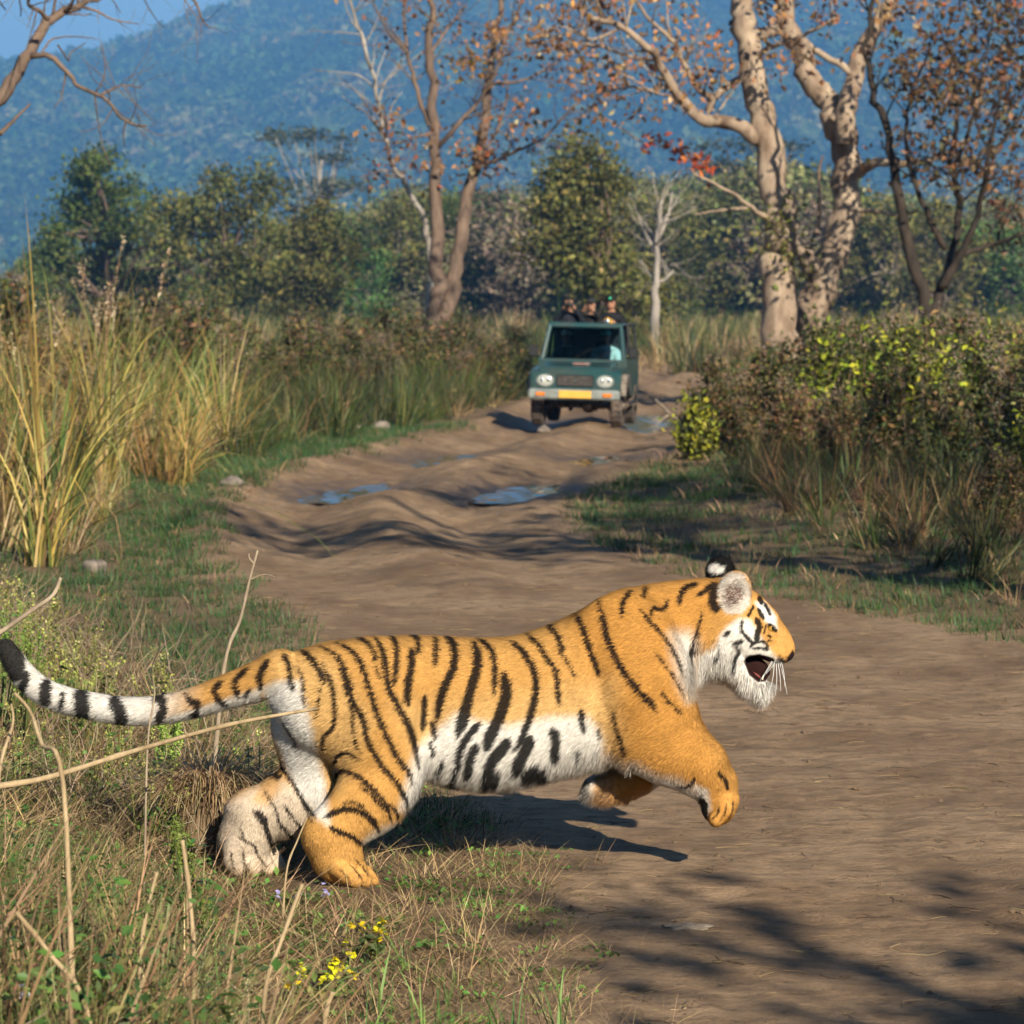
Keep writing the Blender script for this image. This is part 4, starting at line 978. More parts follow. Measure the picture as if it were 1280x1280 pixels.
def bushy_twigs():
    mb = MB()
    for i in range(7):
        a = rng.uniform(0, 6.28); dd = np.array([math.cos(a), math.sin(a), rng.uniform(.3, 1.6)]); dd /= np.linalg.norm(dd); l = rng.uniform(.3, .65); p0 = np.array([0, 0, -.02])
        q = [p0]
        for k in range(5): dd = dd + rng.normal(0, .2, 3); dd /= np.linalg.norm(dd); q.append(q[-1] + dd * l / 5)
        q = resample(q, 9); V, F = tube(q, np.linspace(.005, .0015, 9), 5, False); c = pick([(1, (0.30, .23, .15)), (1, (0.2, .14, .09))], 1)[0]; mb.add(V, F, c)
        for k in range(3):
            j = rng.integers(2, 8); d2 = rng.normal(size=3) + dd; d2 /= np.linalg.norm(d2); V, F = tube(resample([q[j], q[j] + d2 * l * .2, q[j] + d2 * l * .35 + rng.normal(0, .02, 3)], 5), np.linspace(.0025, .001, 5), 4, False); mb.add(V, F, c)
    return mesh_data('twigs', np.concatenate(mb.V), mb.faces(), M_STRAW, np.concatenate(mb.C), True)
WEED += [bushy_twigs(), bushy_twigs()]
p = field(1500, -4.5, -.9, 12.9, 24, lambda x, y: (outl(x, y) > np.interp(y, [13, 15, 17, 20, 24], [.95, .75, .6, 1.2, 2.2])) & inview(x, y, .1))
n_ = len(p)
scatter('bank_weeds', p, WEED, rng.choice(9, n_, p=[.13, .13, .12, .09, .15, .07, .07, .12, .12]), rand_rot(n_, .25), rng.uniform(.5, 1.05, n_) * np.interp(p[:, 1], [13, 16, 24], [.72, .95, 1.0]), 'tangle of dry stems and green weeds on the bank behind the tiger\'s tail', 'weeds')
# --- rank growth close to the camera car (out of focus)
NEAR = [tuft(15, .30, .8, .16, .45, .5, .009, OLDST, 5, mat=M_STRAW, flat=(.15, 1.4)) for _ in range(3)] + [tuft(20, .2, .5, .14, .5, 1.0, .009, GREENG, 5), rosette(90, .14, .03, FRESH + GREENG, .5)] + [bushy_twigs()]
def near_test(x, y):
    px = 640 + x * FPX / y
    return (x < np.interp(y, [6, 7.5, 9, 10.5, 12.5], [-.54, -.58, -.70, -.84, -1.12])) & inview(x, y, .12)
p = field(1900, -2.2, -.3, 6.3, 12.4, near_test)
pxp = 640 + p[:, 0] * FPX / p[:, 1]
lim = np.interp(pxp, [-100, 60, 180, 280, 360, 420], [955, 985, 1020, 1075, 1160, 1230])      # how high the growth stands along the bank
zt_ = CAMH - (lim - HOR) * p[:, 1] / FPX
hmax = zt_ - p[:, 2]
k = hmax > .06; p, hmax = p[k], hmax[k]; n_ = len(p)
scatter('roadside_growth', p, NEAR, rng.choice(6, n_, p=[.16, .16, .15, .13, .30, .10]), rand_rot(n_, .3), np.clip(hmax / .70, .10, 1.3) * rng.uniform(.6, 1.1, n_), 'rank dry grass and weeds on the roadside bank in front of the tiger', 'weeds')
# --- litter on the track: clods, twigs
M_CLOD = mat_simple('clod', (0.17, 0.115, 0.07), .95, noise=.3, scale=40)
def clod(s):
    V, F = sphere_((0, 0, 0), 1, 8, 6); V = V * (1 + .25 * rng.normal(size=(len(V), 1))) * np.array([1, .8, .55]); return mesh_data('clod', V, F, M_CLOD, None, False)
def sphere_(c, r, nu=14, nv=10):
    th = np.linspace(0, math.pi, nv + 1)[:, None]; ph = np.arange(nu)[None] * 2 * math.pi / nu
    V = np.stack([np.sin(th) * np.cos(ph), np.sin(th) * np.sin(ph), np.cos(th) * np.ones_like(ph)], -1).reshape(-1, 3) * np.asarray(r) + np.asarray(c)
    i = np.arange(nv)[:, None] * nu; a = np.arange(nu)[None]; b = (a + 1) % nu
    return V, np.stack([i + a, i + nu + a, i + nu + b, i + b], -1).reshape(-1, 4)
CL = [clod(1) for _ in range(4)]
def straw_bit():
    mb = MB()
    for i in range(3):
        a = rng.uniform(0, 6.28); p0 = rng.normal(0, .02, 3) * np.array([1, 1, 0]); l = rng.uniform(.03, .12); dd = np.array([math.cos(a), math.sin(a), 0])
        V, F = tube(resample([p0, p0 + dd * l * .5 + rng.normal(0, .006, 3) * np.array([1, 1, .3]), p0 + dd * l], 5), .0013, 4, False); mb.add(V + np.array([0, 0, .002]), F, pick([(2, (0.12, .08, .05)), (1, (0.32, .23, .12))], 1)[0])
    return mesh_data('straw_bit', np.concatenate(mb.V), mb.faces(), M_STRAW, np.concatenate(mb.C))
SB = [straw_bit() for _ in range(3)]
p = field(5200, -3, 4.8, (9, 1.6), 48, lambda x, y: (outl(x, y) < 0) & (outr(x, y) < 0) & inview(x, y)); p[:, 2] += .006
n_ = len(p); ii = rng.choice(7, n_, p=[.12, .12, .11, .11, .18, .18, .18])
sz = np.where(ii < 4, .004 + .018 * rng.random(n_) ** 5, rng.uniform(.5, 1.2, n_))
scatter('track_litter', p, CL + SB, ii, np.stack([np.zeros(n_), np.zeros(n_), rng.uniform(0, 6.28, n_)], 1), sz, 'small clods and straw bits strewn over the dirt track', 'litter')
# ------------------------------------------------------------------ shrubs by the track
YEL = [(3, (0.42, 0.42, 0.035)), (2, (0.30, 0.34, 0.03)), (1, (0.20, 0.26, 0.03))]
BUSH = [(4, (0.055, 0.07, 0.016)), (3, (0.09, 0.098, 0.023)), (2, (0.032, 0.044, 0.011)), (1.2, (0.17, 0.14, 0.045))]
BROWN = [(3, (0.15, 0.085, 0.04)), (2, (0.22, 0.13, 0.055)), (1, (0.09, 0.055, 0.03))]
def shrub_data(seed, w, h, pal, extra=None, nex=0, plume=0, leaf=.085, dens=1.0):
    r_ = np.random.default_rng(seed); st_ = MB(); lf = MB()
    for i in range(int(34 * dens)):
        a = r_.uniform(0, 6.28); ln_ = r_.uniform(.05, .75); l = h * r_.uniform(.55, 1.08) * (1 - .2 * ln_)
        dd = np.array([math.cos(a) * math.sin(ln_) * w / h, math.sin(a) * math.sin(ln_) * w / h, math.cos(ln_)]); p0 = np.array([r_.normal(0, .12) * w, r_.normal(0, .12) * w, -.05])
        q = resample([p0, p0 + dd * l * .5 + r_.normal(0, .06, 3), p0 + dd * l + r_.normal(0, .05, 3)], 8)
        V, F = tube(q, np.linspace(.013, .003, 8), 5, False); st_.add(V, F, np.array([.17, .115, .07]) * r_.uniform(.6, 1.3))
        m_ = int(95); tt_ = r_.uniform(.18, 1, m_); hp_ = np.stack([np.interp(tt_, np.linspace(0, 1, 8), q[:, k]) for k in range(3)], 1) + r_.normal(0, .085, (m_, 3))
        top_ = r_.random() < .42 and extra is not None
        lf.add(*leaf_cards(hp_, r_.uniform(.6, 1.3, m_) * leaf, pick(pal, m_, .3) * r_.uniform(.35, 1.5), .15, .5))
        if top_:
            m2 = nex; tt_ = r_.uniform(.45, 1, m2); hp_ = np.stack([np.interp(tt_, np.linspace(0, 1, 8), q[:, k]) for k in range(3)], 1) + r_.normal(0, .09, (m2, 3))
            lf.add(*leaf_cards(hp_, r_.uniform(.7, 1.4, m2) * leaf * 1.15, pick(extra, m2, .25), .4, .55))
        if r_.random() < plume:
            m3 = 60; hp_ = q[-1] + r_.normal(0, 1, (m3, 3)) * np.array([.05, .05, .09]); lf.add(*leaf_cards(hp_, r_.uniform(.015, .035, m3), pick([(1, (0.24, .17, .13)), (1, (0.34, .26, .2))], m3), .2, .6))
    return mesh_data('stems', np.concatenate(st_.V), st_.faces(), M_STRAW, np.concatenate(st_.C)), mesh_data('foliage', np.concatenate(lf.V), lf.faces(), M_LEAF, np.concatenate(lf.C), False)
SH = {'olive': shrub_data(1, .85, 1.7, BUSH, BROWN, 30, .25), 'yellow': shrub_data(2, .8, 1.75, BUSH, YEL, 46, .15), 'brown': shrub_data(3, .8, 1.35, BROWN + BUSH[:2], BROWN, 40, .4, .075),
      'plume': shrub_data(4, .85, 1.55, BUSH, BROWN, 20, .8, .075), 'lime': shrub_data(5, .7, 1.2, BUSH + YEL[1:], YEL, 60, .05, .09)}
LAB = {'olive': ('dense dark olive shrub in the thicket beside the track', 'olive shrubs in the thicket'), 'yellow': ('shrub speckled with bright yellow leaves in the thicket', 'yellow leaved shrubs in the thicket'),
       'brown': ('withered brown shrub low in the thicket', 'withered brown shrubs in the thicket'), 'plume': ('dark shrub topped with dry fluffy seed heads in the thicket', 'seeding shrubs in the thicket')}
def shrub(kind, x, y, s, rz, label=None, group=None):
    lb, gr = LAB.get(kind, (None, None)); o = tag(empty('shrub', (x, y, gz(x, y)), rz), label or lb, 'shrub', group if label else gr); o.scale = (s, s, s)
    for nm, dt in zip(('stems', 'foliage'), SH[kind]):
        c = bpy.data.objects.new(nm, dt); COL.objects.link(c); c.parent = o
for kind, px, d, s in [('lime', 872, 48, .78)]:
    shrub(kind, P(px, 0, d)[0], d, s, .4, 'small bush of bright yellow green leaves at the end of the thicket by the pool')
sp_ = [('olive', 955, 50, .95), ('brown', 930, 45, .82), ('olive', 1010, 51, 1.0), ('yellow', 1030, 48, 1.0), ('plume', 1085, 50, 1.05), ('yellow', 1100, 45, 1.0), ('olive', 1150, 49, 1.1), ('yellow', 1150, 43, .95), ('plume', 1205, 46, 1.08),
       ('olive', 1265, 47, 1.1), ('brown', 985, 42, .75), ('plume', 1230, 40, .92), ('yellow', 1200, 40.5, .85), ('olive', 1290, 40, 1.0), ('brown', 1050, 40.5, .7), ('olive', 1110, 39, .75), ('plume', 1275, 34, .78), ('olive', 1180, 37, .68), ('olive', 1310, 36, .9), ('yellow', 1290, 32, .62), ('brown', 1250, 30, .5),
       ('olive', 900, 52, .85), ('olive', 1060, 54, 1.05), ('plume', 985, 54, 1.0), ('olive', 1215, 55, 1.15), ('olive', 1330, 50, 1.15), ('plume', 1130, 56, 1.1), ('olive', 930, 58, .8), ('yellow', 1245, 43, .95)]
for i, (kind, px, d, s) in enumerate(sp_):
    shrub(kind, P(px, 0, d)[0], d, s, i * 1.9)
for i, (kind, px, d, s) in enumerate([('olive', 335, 66, .62), ('olive', 375, 69, .75), ('plume', 410, 72, .7), ('olive', 445, 72, .8), ('brown', 480, 75, .75), ('olive', 510, 78, .8), ('olive', 560, 80, .75), ('plume', 600, 80, .7), ('olive', 640, 84, .75), ('brown', 585, 76, .6), ('olive', 420, 64, .45), ('olive', 300, 70, .75), ('brown', 925, 92, .6), ('olive', 355, 63, .5), ('olive', 390, 75, .8), ('plume', 470, 70, .62), ('olive', 530, 74, .66), ('olive', 575, 86, .8), ('olive', 620, 78, .6), ('brown', 440, 66, .5), ('olive', 490, 84, .9), ('plume', 545, 90, .85), ('olive', 250, 62, .9), ('olive', 150, 58, .95), ('brown', 60, 50, .85), ('olive', 205, 75, 1.05), ('olive', 20, 66, 1.1), ('plume', 285, 60, .7), ('brown', 120, 44, .6)]):
    x = P(px, 0, d)[0]; lb = {'olive': 'low dark green shrub among the reeds beyond the track', 'plume': 'seeding dark shrub among the reeds beyond the track', 'brown': 'withered shrub among the reeds beyond the track'}[kind]
    shrub(kind, x, d, s * 1.42, i * 2.3, lb, {'olive': 'green shrubs among the reeds', 'plume': 'seeding shrubs among the reeds', 'brown': 'withered shrubs among the reeds'}[kind])
# dry and green grass at the foot of the thicket
RG = [tuft(36, .4, 1.0, .16, .4, 1.1, .014, OLDST + BROWN, 5, mat=M_STRAW) for _ in range(2)] + [tuft(40, .4, 1.1, .15, .4, 1.0, .016, DARKG, 5) for _ in range(2)] + [tuft(50, .35, .9, .15, .4, .9, .012, GREENG, 5), tuft(46, .15, .4, .2, 1.0, .5, .008, STRAW, 4, mat=M_STRAW)]
p = field(1500, .8, 9.5, 24, 56, lambda x, y: (outr(x, y) > np.interp(y, [24, 28, 33, 38, 44, 56], [1.0, 1.55, 1.75, 1.75, 1.35, .7]) + .2 * wav(x, y, .5, 5)) & inview(x, y, .1))
n_ = len(p); scatter('thicket_grass', p, RG, rng.choice(6, n_, p=[.2, .18, .24, .22, .06, .10]), rand_rot(n_, .25), rng.uniform(.35, .9, n_), 'long dry and green grass growing through the thicket', 'grass')

# ------------------------------------------------------------------ single dry stalks and twigs that stand out
M_STALK = mat_bark('dry_stalk', (0.26, 0.185, 0.10), (0.44, 0.33, 0.19), 14.0, .3)
M_TWIG = mat_bark('grey_twig', (0.20, 0.15, 0.10), (0.36, 0.29, 0.20), 14.0, .3)
def stalk(pts, r0, r1, label, name='dry_stalk', mat=None, forks=()):
    pts = np.array(pts); q = resample(pts, 4 * len(pts) + 4); base = q[0].copy()
    o = tag(empty(name, base), label, 'stalk')
    mb = MB(); rr = np.linspace(r0, r1, len(q)); rr[3::6] *= 1.25
    V, F = tube(q - base, rr, 8, True, .05); mb.add(V, F); mb.build('stem', mat or M_STALK, o, color=False)
    for fk in forks:
        fk = np.array(fk); qf = resample(fk, 10); mb = MB(); V, F = tube(qf - base, np.linspace(r1 * 1.1, r1 * .4, 10), 6, True, .05); mb.add(V, F); mb.build('side_twig', mat or M_TWIG, o, color=False)
    return o
def G(px, d, dz=-.03): x = P(px, 0, d)[0]; return np.array([x, d, gz(x, d) + dz])
stalk([G(-260, 10.6), P(-80, 1008, 10.8), P(60, 972, 10.95), P(170, 938, 11.2), P(290, 905, 11.6), P(395, 886, 11.9)], .011, .005, 'long straight dry stalk leaning across towards the tiger\'s haunch')
stalk([G(262, 14.4), P(280, 835, 14.4), P(300, 775, 14.4), P(312, 725, 14.4), P(322, 688, 14.4)], .009, .004, 'upright dead stick rising from the bank above the tiger\'s tail', mat=M_TWIG, forks=[[P(312, 725, 14.4), P(330, 718, 14.4), P(345, 722, 14.5)], [P(318, 705, 14.4), P(312, 698, 14.4), P(311, 692, 14.4)]])
stalk([G(-330, 11.2), P(-130, 860, 11.3), P(-50, 815, 11.4), P(0, 790, 11.5), P(38, 764, 11.5), P(66, 744, 11.6), P(76, 722, 11.6)], .012, .005, 'thick pale branch slanting up over the end of the tail', mat=M_TWIG)
stalk([G(180, 11.8), P(184, 940, 11.8), P(193, 870, 11.85), P(190, 835, 11.8), P(203, 805, 11.7)], .004, .0015, 'thin brown stalk standing in front of the striped tail', mat=M_TWIG)
stalk([G(236, 9.3), P(242, 1210, 9.3), P(238, 1130, 9.3), P(228, 1050, 9.3)], .007, .005, 'pale jointed stalk standing upright in the roadside growth')
stalk([G(322, 8.7), P(330, 1250, 8.7), P(352, 1175, 8.7), P(378, 1105, 8.7)], .006, .0045, 'cut pale stalk slanting up before the tiger\'s near hind paw')
stalk([G(170, 8.9), P(176, 1190, 8.9), P(196, 1090, 8.9)], .006, .004, 'short pale stalk slanting beside the jointed stalk')
stalk([G(140, 8.2), P(110, 1270, 8.2), P(60, 1190, 8.2), P(20, 1140, 8.2)], .007, .005, 'thin rust brown stem leaning over the roadside weeds')
stalk([G(402, 9.4), P(406, 1275, 9.4), P(416, 1240, 9.4)], .007, .006, 'stubby broken pale stalk by the near edge of the track')
stalk([G(352, 11.9), P(358, 1090, 11.9), P(372, 1050, 11.9), P(384, 1022, 11.9)], .004, .0025, 'thin straw propped against the tiger\'s hind legs')
stalk([G(-20, 9.0), P(-4, 1010, 9.0), P(2, 950, 9.1), P(16, 905, 9.2), P(14, 880, 9.2)], .006, .0025, 'leaning straw coloured stalk rising among the bank weeds')
stalk([G(95, 8.8), P(80, 990, 8.8), P(52, 930, 8.9), P(38, 890, 9.0), P(18, 866, 9.0)], .007, .003, 'bent dry stalk crossing below the tail tip')
# fallen branch lying by the pool
stalk([P(870, 545, 57) * np.array([1, 1, 0]) + np.array([0, 0, gz(P(870, 0, 57)[0], 57) + .02]), P(850, 528, 58), P(835, 515, 58.5), P(818, 498, 59)], .035, .015, 'fallen dead branch sticking up beside the pool', 'fallen_branch', M_TWIG, forks=[[P(838, 518, 58.4), P(830, 522, 58.3), P(822, 530, 58)]])

# ------------------------------------------------------------------ broad leaved weeds and yellow flowers near the camera
M_BROAD = mat_veg('broad_leaf', .35, .45, .1, .4)
def leafy_weed(px, d, h, label, spikes=5, leaves=9, big=.10):
    b0 = G(px, d); o = tag(empty('leafy_weed', b0, rng.uniform(0, 6)), label, 'weed'); st_ = MB(); lf = MB(); sp = MB()
    for i in range(spikes):
        a = rng.uniform(0, 6.28); ln_ = rng.uniform(0, .3); l = h * rng.uniform(.7, 1.05); dd = np.array([math.cos(a) * math.sin(ln_), math.sin(a) * math.sin(ln_), math.cos(ln_)])
        q = resample([np.zeros(3), dd * l * .5 + rng.normal(0, .01, 3), dd * l], 9); V, F = tube(q, np.linspace(.005, .002, 9), 6, False); st_.add(V, F, np.array([.13, .17, .05]))
        m_ = 120; tt_ = rng.uniform(.62, 1, m_); hp_ = np.stack([np.interp(tt_, np.linspace(0, 1, 9), q[:, k]) for k in range(3)], 1) + rng.normal(0, .007, (m_, 3)); sp.add(*leaf_cards(hp_, rng.uniform(.008, .017, m_), pick([(2, (0.20, .30, .045)), (1, (0.30, .36, .08))], m_), .2, .6))
    for i in range(leaves):
        a = rng.uniform(0, 6.28); z_ = rng.uniform(.15, .75) * h; l = big * rng.uniform(.7, 1.3); dr = rng.uniform(-.1, .6); dd = np.array([math.cos(a), math.sin(a), .3]); sd = np.array([-math.sin(a), math.cos(a), 0])
        n = 7; t_ = np.linspace(0, 1, n); wd_ = l * .19 * np.sin(np.pi * np.clip(t_, 0, 1) ** .8) + .001; ctr = np.array([0, 0, z_]) + t_[:, None] * dd * l + np.array([0, 0, -1]) * (dr * l * t_ ** 2)[:, None]
        V = np.stack([ctr - sd * wd_[:, None] + np.array([0, 0, .15]) * wd_[:, None], ctr, ctr + sd * wd_[:, None] + np.array([0, 0, .15]) * wd_[:, None]], 1).reshape(-1, 3)
        i_ = np.arange(n - 1)[:, None] * 3; F = np.concatenate([np.stack([i_[:, 0] + k, i_[:, 0] + k + 1, i_[:, 0] + k + 4, i_[:, 0] + k + 3], 1) for k in (0, 1)])
        mb = MB(); mb.add(V, F, pick([(2, (0.075, .20, .035)), (1, (0.11, .25, .045))], 1)[0]); mb.build('leaf', M_BROAD, o)
    st_.build('stems', M_GRASS, o); q = sp.build('seed_spikes', M_GRASS, o, smooth=False); q['kind'] = 'stuff'
leafy_weed(235, 11.6, .40, 'green weed with upright seed spikes beside the tiger\'s far hind paw', 7, 10, .12)
leafy_weed(255, 11.3, .24, 'low bright green broad leaved weed at the tiger\'s hind foot', 3, 9, .13)
leafy_weed(205, 14.6, .36, 'yellow green spiky weed growing behind the middle of the tail', 7, 5, .07)
leafy_weed(30, 15.2, .62, 'tall yellow green weed full of seed spikes above the tail tip', 10, 6, .08)
leafy_weed(-5, 15.4, .66, 'bushy yellow green weed beside the tall spiky weed', 10, 6, .08)
leafy_weed(60, 8.0, .34, 'bright green leafy weed buried in the dry roadside grass', 2, 14, .10)
leafy_weed(95, 8.6, .36, 'fresh green seedling between dry roadside stems', 2, 12, .09)
leafy_weed(110, 7.7, .22, 'low green leafy clump under the rust brown stem', 2, 14, .10)
leafy_weed(190, 8.0, .2, 'small green leafy plant near the stubby stalk', 2, 10, .09)
M_PETAL = mat_veg('yellow_petal', .3, .5, .05, .2); 
def flowers(px, d, n_fl, label, colr=(0.72, 0.62, 0.02), h=.10, r=.05):
    b0 = G(px, d, 0); o = tag(empty('flowering_weed', b0), label, 'weed'); st_ = MB(); lf = MB()
    for i in range(n_fl):
        tp = np.array([rng.normal(0, r), rng.normal(0, r), h * rng.uniform(.6, 1.1)]); V, F = tube(resample([np.zeros(3) + np.array([0, 0, -.02]), tp * .5 + np.array([0, 0, .02]), tp], 6), .0016, 5, False); st_.add(V, F, np.array([.09, .15, .04]))
        fl = MB(); k = 7; fl.add(*leaf_cards(tp + rng.normal(0, .008, (k, 3)), .022, np.tile(np.array(colr), (k, 1)) * rng.uniform(.8, 1.1, (k, 1)), .7, .8)); fl.build('flower', M_PETAL, o, smooth=False)
        m_ = 10; lf.add(*leaf_cards(tp * .55 + rng.normal(0, .025, (m_, 3)), rng.uniform(.025, .05, m_), pick(GREENG, m_), .5, .45))
    st_.build('stems', M_GRASS, o); lf.build('leaves', M_GRASS, o, smooth=False)
flowers(462, 11.25, 7, 'tuft of tiny yellow flowers ahead of the near hind paw', h=.12)
flowers(422, 10.75, 8, 'low patch of yellow blossoms among the dead straw', h=.11)
flowers(395, 10.5, 4, 'sparse yellow flowers at the lower end of the blossom patch', h=.09)
flowers(48, 8.5, 5, 'tiny pale lilac flowers in the dry roadside growth', (.62, .62, .75), .36, .09)
flowers(85, 8.0, 5, 'pale lilac flowers beside the rust brown stem', (.62, .62, .75), .30, .09)
flowers(372, 12.3, 3, 'two or three violet flowers between the hind paws', (.45, .42, .75), .05, .05)
# green blades standing in the litter
GB = [tuft(9, .12, .30, .05, .2, .4, .009, [(1, (0.07, .16, .035)), (1, (0.12, .2, .05))], 5) for _ in range(3)] + [tuft(16, .10, .28, .05, .45, 1.3, .004, STRAW, 6, mat=M_STRAW, flat=(.1, 1.2)) for _ in range(2)]
pp_ = np.array([G(px, d, 0) for px, d in [(505, 11.2), (545, 10.2), (560, 10.6), (600, 10.0), (472, 10.4), (640, 9.9), (520, 9.9), (590, 11.4), (615, 11.8), (640, 11.6), (575, 12.0), (660, 11.9), (680, 12.2), (450, 9.8), (700, 10.0), (580, 11.0), (610, 11.4)]])
ii = np.array([0, 1, 0, 2, 1, 0, 2, 3, 3, 4, 3, 4, 3, 2, 1, 3, 4])
scatter('green_grass_blades', pp_, GB, ii, rand_rot(len(ii), .15), rng.uniform(.7, 1.1, len(ii)), 'fresh green grass blades standing in the straw by the track edge', 'grass')
# straw covered hummock beside the far hind leg
hb = G(262, 13.35, 0); o = tag(empty('straw_hummock', hb), 'tussock of drooping dead straw beside the tiger\'s far hind leg', 'tussock')
V, F = sphere_((0, 0, .06), (.17, .2, .22), 22, 16); V = V * (1 + .08 * np.sin(V[:, :1] * 31 + V[:, 2:] * 23)); mb = MB(); mb.add(V, F, np.array([.13, .09, .05])); mb.build('mound', M_GROUND, o, color=False)
n_ = 900; a = rng.uniform(0, 6.28, n_); r = .16 * rng.random(n_) ** .5; rt_ = np.stack([np.cos(a) * r, np.sin(a) * r, .28 - r * r * 4], 1)
V, F, C = blades(rt_, a + rng.normal(0, .5, n_), rng.uniform(.6, 1.2, n_), rng.uniform(1.0, 2.0, n_), rng.uniform(.15, .38, n_), .0045, 6, pick(STRAW, n_, .3)); mb = MB(); mb.add(V, F, C); q = mb.build('straw', M_STRAW, o); q['kind'] = 'stuff'
# ------------------------------------------------------------------ jeep
M_PAINT = mat_simple('green_paint', (0.012, 0.055, 0.055), .35, spec=.5, coat=.3, noise=.2, scale=3, dirt=(0.035, 0.055, 0.048))
M_GREY = mat_simple('grey_paint', (0.22, 0.24, 0.22), .5, noise=.2, scale=6)
M_BLACK = mat_simple('black_plastic', (0.012, 0.012, 0.012), .6)
M_TYRE = mat_simple('muddy_tyre', (0.13, 0.095, 0.07), .95, noise=.3, scale=14, dirt=(0.03, .027, .025))
M_RIM = mat_simple('muddy_rim', (0.22, 0.18, 0.14), .7, noise=.3, scale=14)
M_LAMP = mat_simple('lamp_glass', (0.42, 0.43, 0.38), .08, spec=.9, noise=.05, coat=1.0)
M_CHROME = mat_simple('lamp_bowl', (0.85, 0.85, 0.85), .12, 1.0, noise=.05)
M_AMBER = mat_simple('amber_lens', (0.75, 0.20, 0.02), .2, spec=.8)
M_PLATE = mat_simple('yellow_plate', (0.62, 0.36, 0.06), .5, noise=.05)
M_STICK = mat_simple('red_white_sticker', (0.55, 0.45, 0.40), .5, noise=.4, scale=30, dirt=(0.45, .08, .05))
M_SEAT = mat_simple('seat_vinyl', (0.05, 0.05, 0.055), .6)
m, n, l, b = new_mat('windscreen_glass'); b.inputs['Base Color'].default_value = (.42, .70, .74, 1); b.inputs['Roughness'].default_value = .02; b.inputs['Transmission Weight'].default_value = 1.0; b.inputs['IOR'].default_value = 1.1; b.inputs['Specular IOR Level'].default_value = .6
M_GLASS = m
jx, jd = P(716, 0, 62)[0], 62.0
jeep = tag(empty('jeep', (jx, jd, 0), 0), 'dark green open topped safari jeep driving towards the tiger on the muddy track', 'jeep')
# local frame: x across (+ picture right), y backwards, z up
def JB(name, parts, mat, parent=None, smooth=False):
    mb = MB()
    for p_ in parts: mb.add(*p_)
    return mb.build(name, mat, parent or jeep, smooth, color=False)
W = 1.50
def prism(prof, x0, x1):
    """side profile (y, z) extruded across x"""
    prof = np.array(prof, float); k = len(prof)
    V = np.vstack([np.column_stack([np.full(k, x0), prof]), np.column_stack([np.full(k, x1), prof])])
    F4 = np.array([(i, (i + 1) % k, k + (i + 1) % k, k + i) for i in range(k)])
    c0 = np.append(prof.mean(0), 0); V = np.vstack([V, [x0, *prof.mean(0)], [x1, *prof.mean(0)]])
    T = [((i + 1) % k, i, 2 * k) for i in range(k)] + [(k + i, k + (i + 1) % k, 2 * k + 1) for i in range(k)]
    return V, [F4, np.array(T)]
# tub with flat sides, bonnet, wings
JB('tub', [prism([(1.18, .48), (3.45, .48), (3.45, 1.12), (1.18, 1.12)], -W / 2, -W / 2 + .06), prism([(1.18, .48), (3.45, .48), (3.45, 1.12), (1.18, 1.12)], W / 2 - .06, W / 2),
           box((0, 3.42, .80), (W - .12, .06, .62)), box((0, 2.3, .50), (W - .12, 2.2, .06)), box((0, 1.2, .82), (W - .12, .06, .56))], M_PAINT)
JB('bonnet', [prism([(.06, .86), (.06, .93), (.14, .985), (1.2, 1.07), (1.2, .86)], -.60, .60)], M_PAINT)
for s in (-1, 1):
    JB('wing', [prism([(.05, .62), (.05, .88), (.16, .93), (1.2, .98), (1.2, .48), (1.02, .48), (.94, .72), (.80, .84), (.5, .84), (.34, .74), (.24, .56)], s * .60 if s > 0 else -W / 2, W / 2 if s > 0 else -.60)], M_PAINT)
gr_ = JB('front_panel', [box((0, .06, .74), (1.46, .06, .30), .02)], M_PAINT)
gl = JB('grille', [box((0, .022, .755), (.62, .03, .19), .01)], M_BLACK)
for i in range(4): JB('grille_slat', [box((0, .004, .695 + i * .04), (.58, .012, .008))], M_RIM, gl)
JB('badge', [box((0, -.006, .76), (.05, .012, .05), .008)], M_CHROME, gl)
for s in (-1, 1):
    V, F = sphere_((0, 0, 0), (.135, .035, .098), 20, 12); hl = JB('headlight', [(V + np.array([s * .50, .022, .752]), F)], M_LAMP, smooth=True)
    V, F = tube([(s * .50, .03, .752), (s * .50, .005, .752)], [.15, .145], 22); V[:, 2] = .752 + (V[:, 2] - .752) * .72; JB('lamp_rim', [(V, F)], M_GREY, hl)
    for dx in (-.05, .06): V, F = sphere_((s * .50 + dx, -.012, .76), (.03, .012, .03), 10, 8); JB('reflector', [(V, F)], M_CHROME, hl, True)
    JB('indicator', [box((s * .555, -.165, .53), (.15, .02, .06), .008)], M_AMBER)
JB('bumper', [box((0, -.09, .53), (1.52, .13, .17), .03)], M_GREY)
JB('number_plate', [box((.02, -.165, .535), (.54, .012, .125), .004)], M_PLATE)
JB('bonnet_sticker', [box((.04, .62, 1.035), (.28, .12, .012), 0, rot=None)], M_STICK)
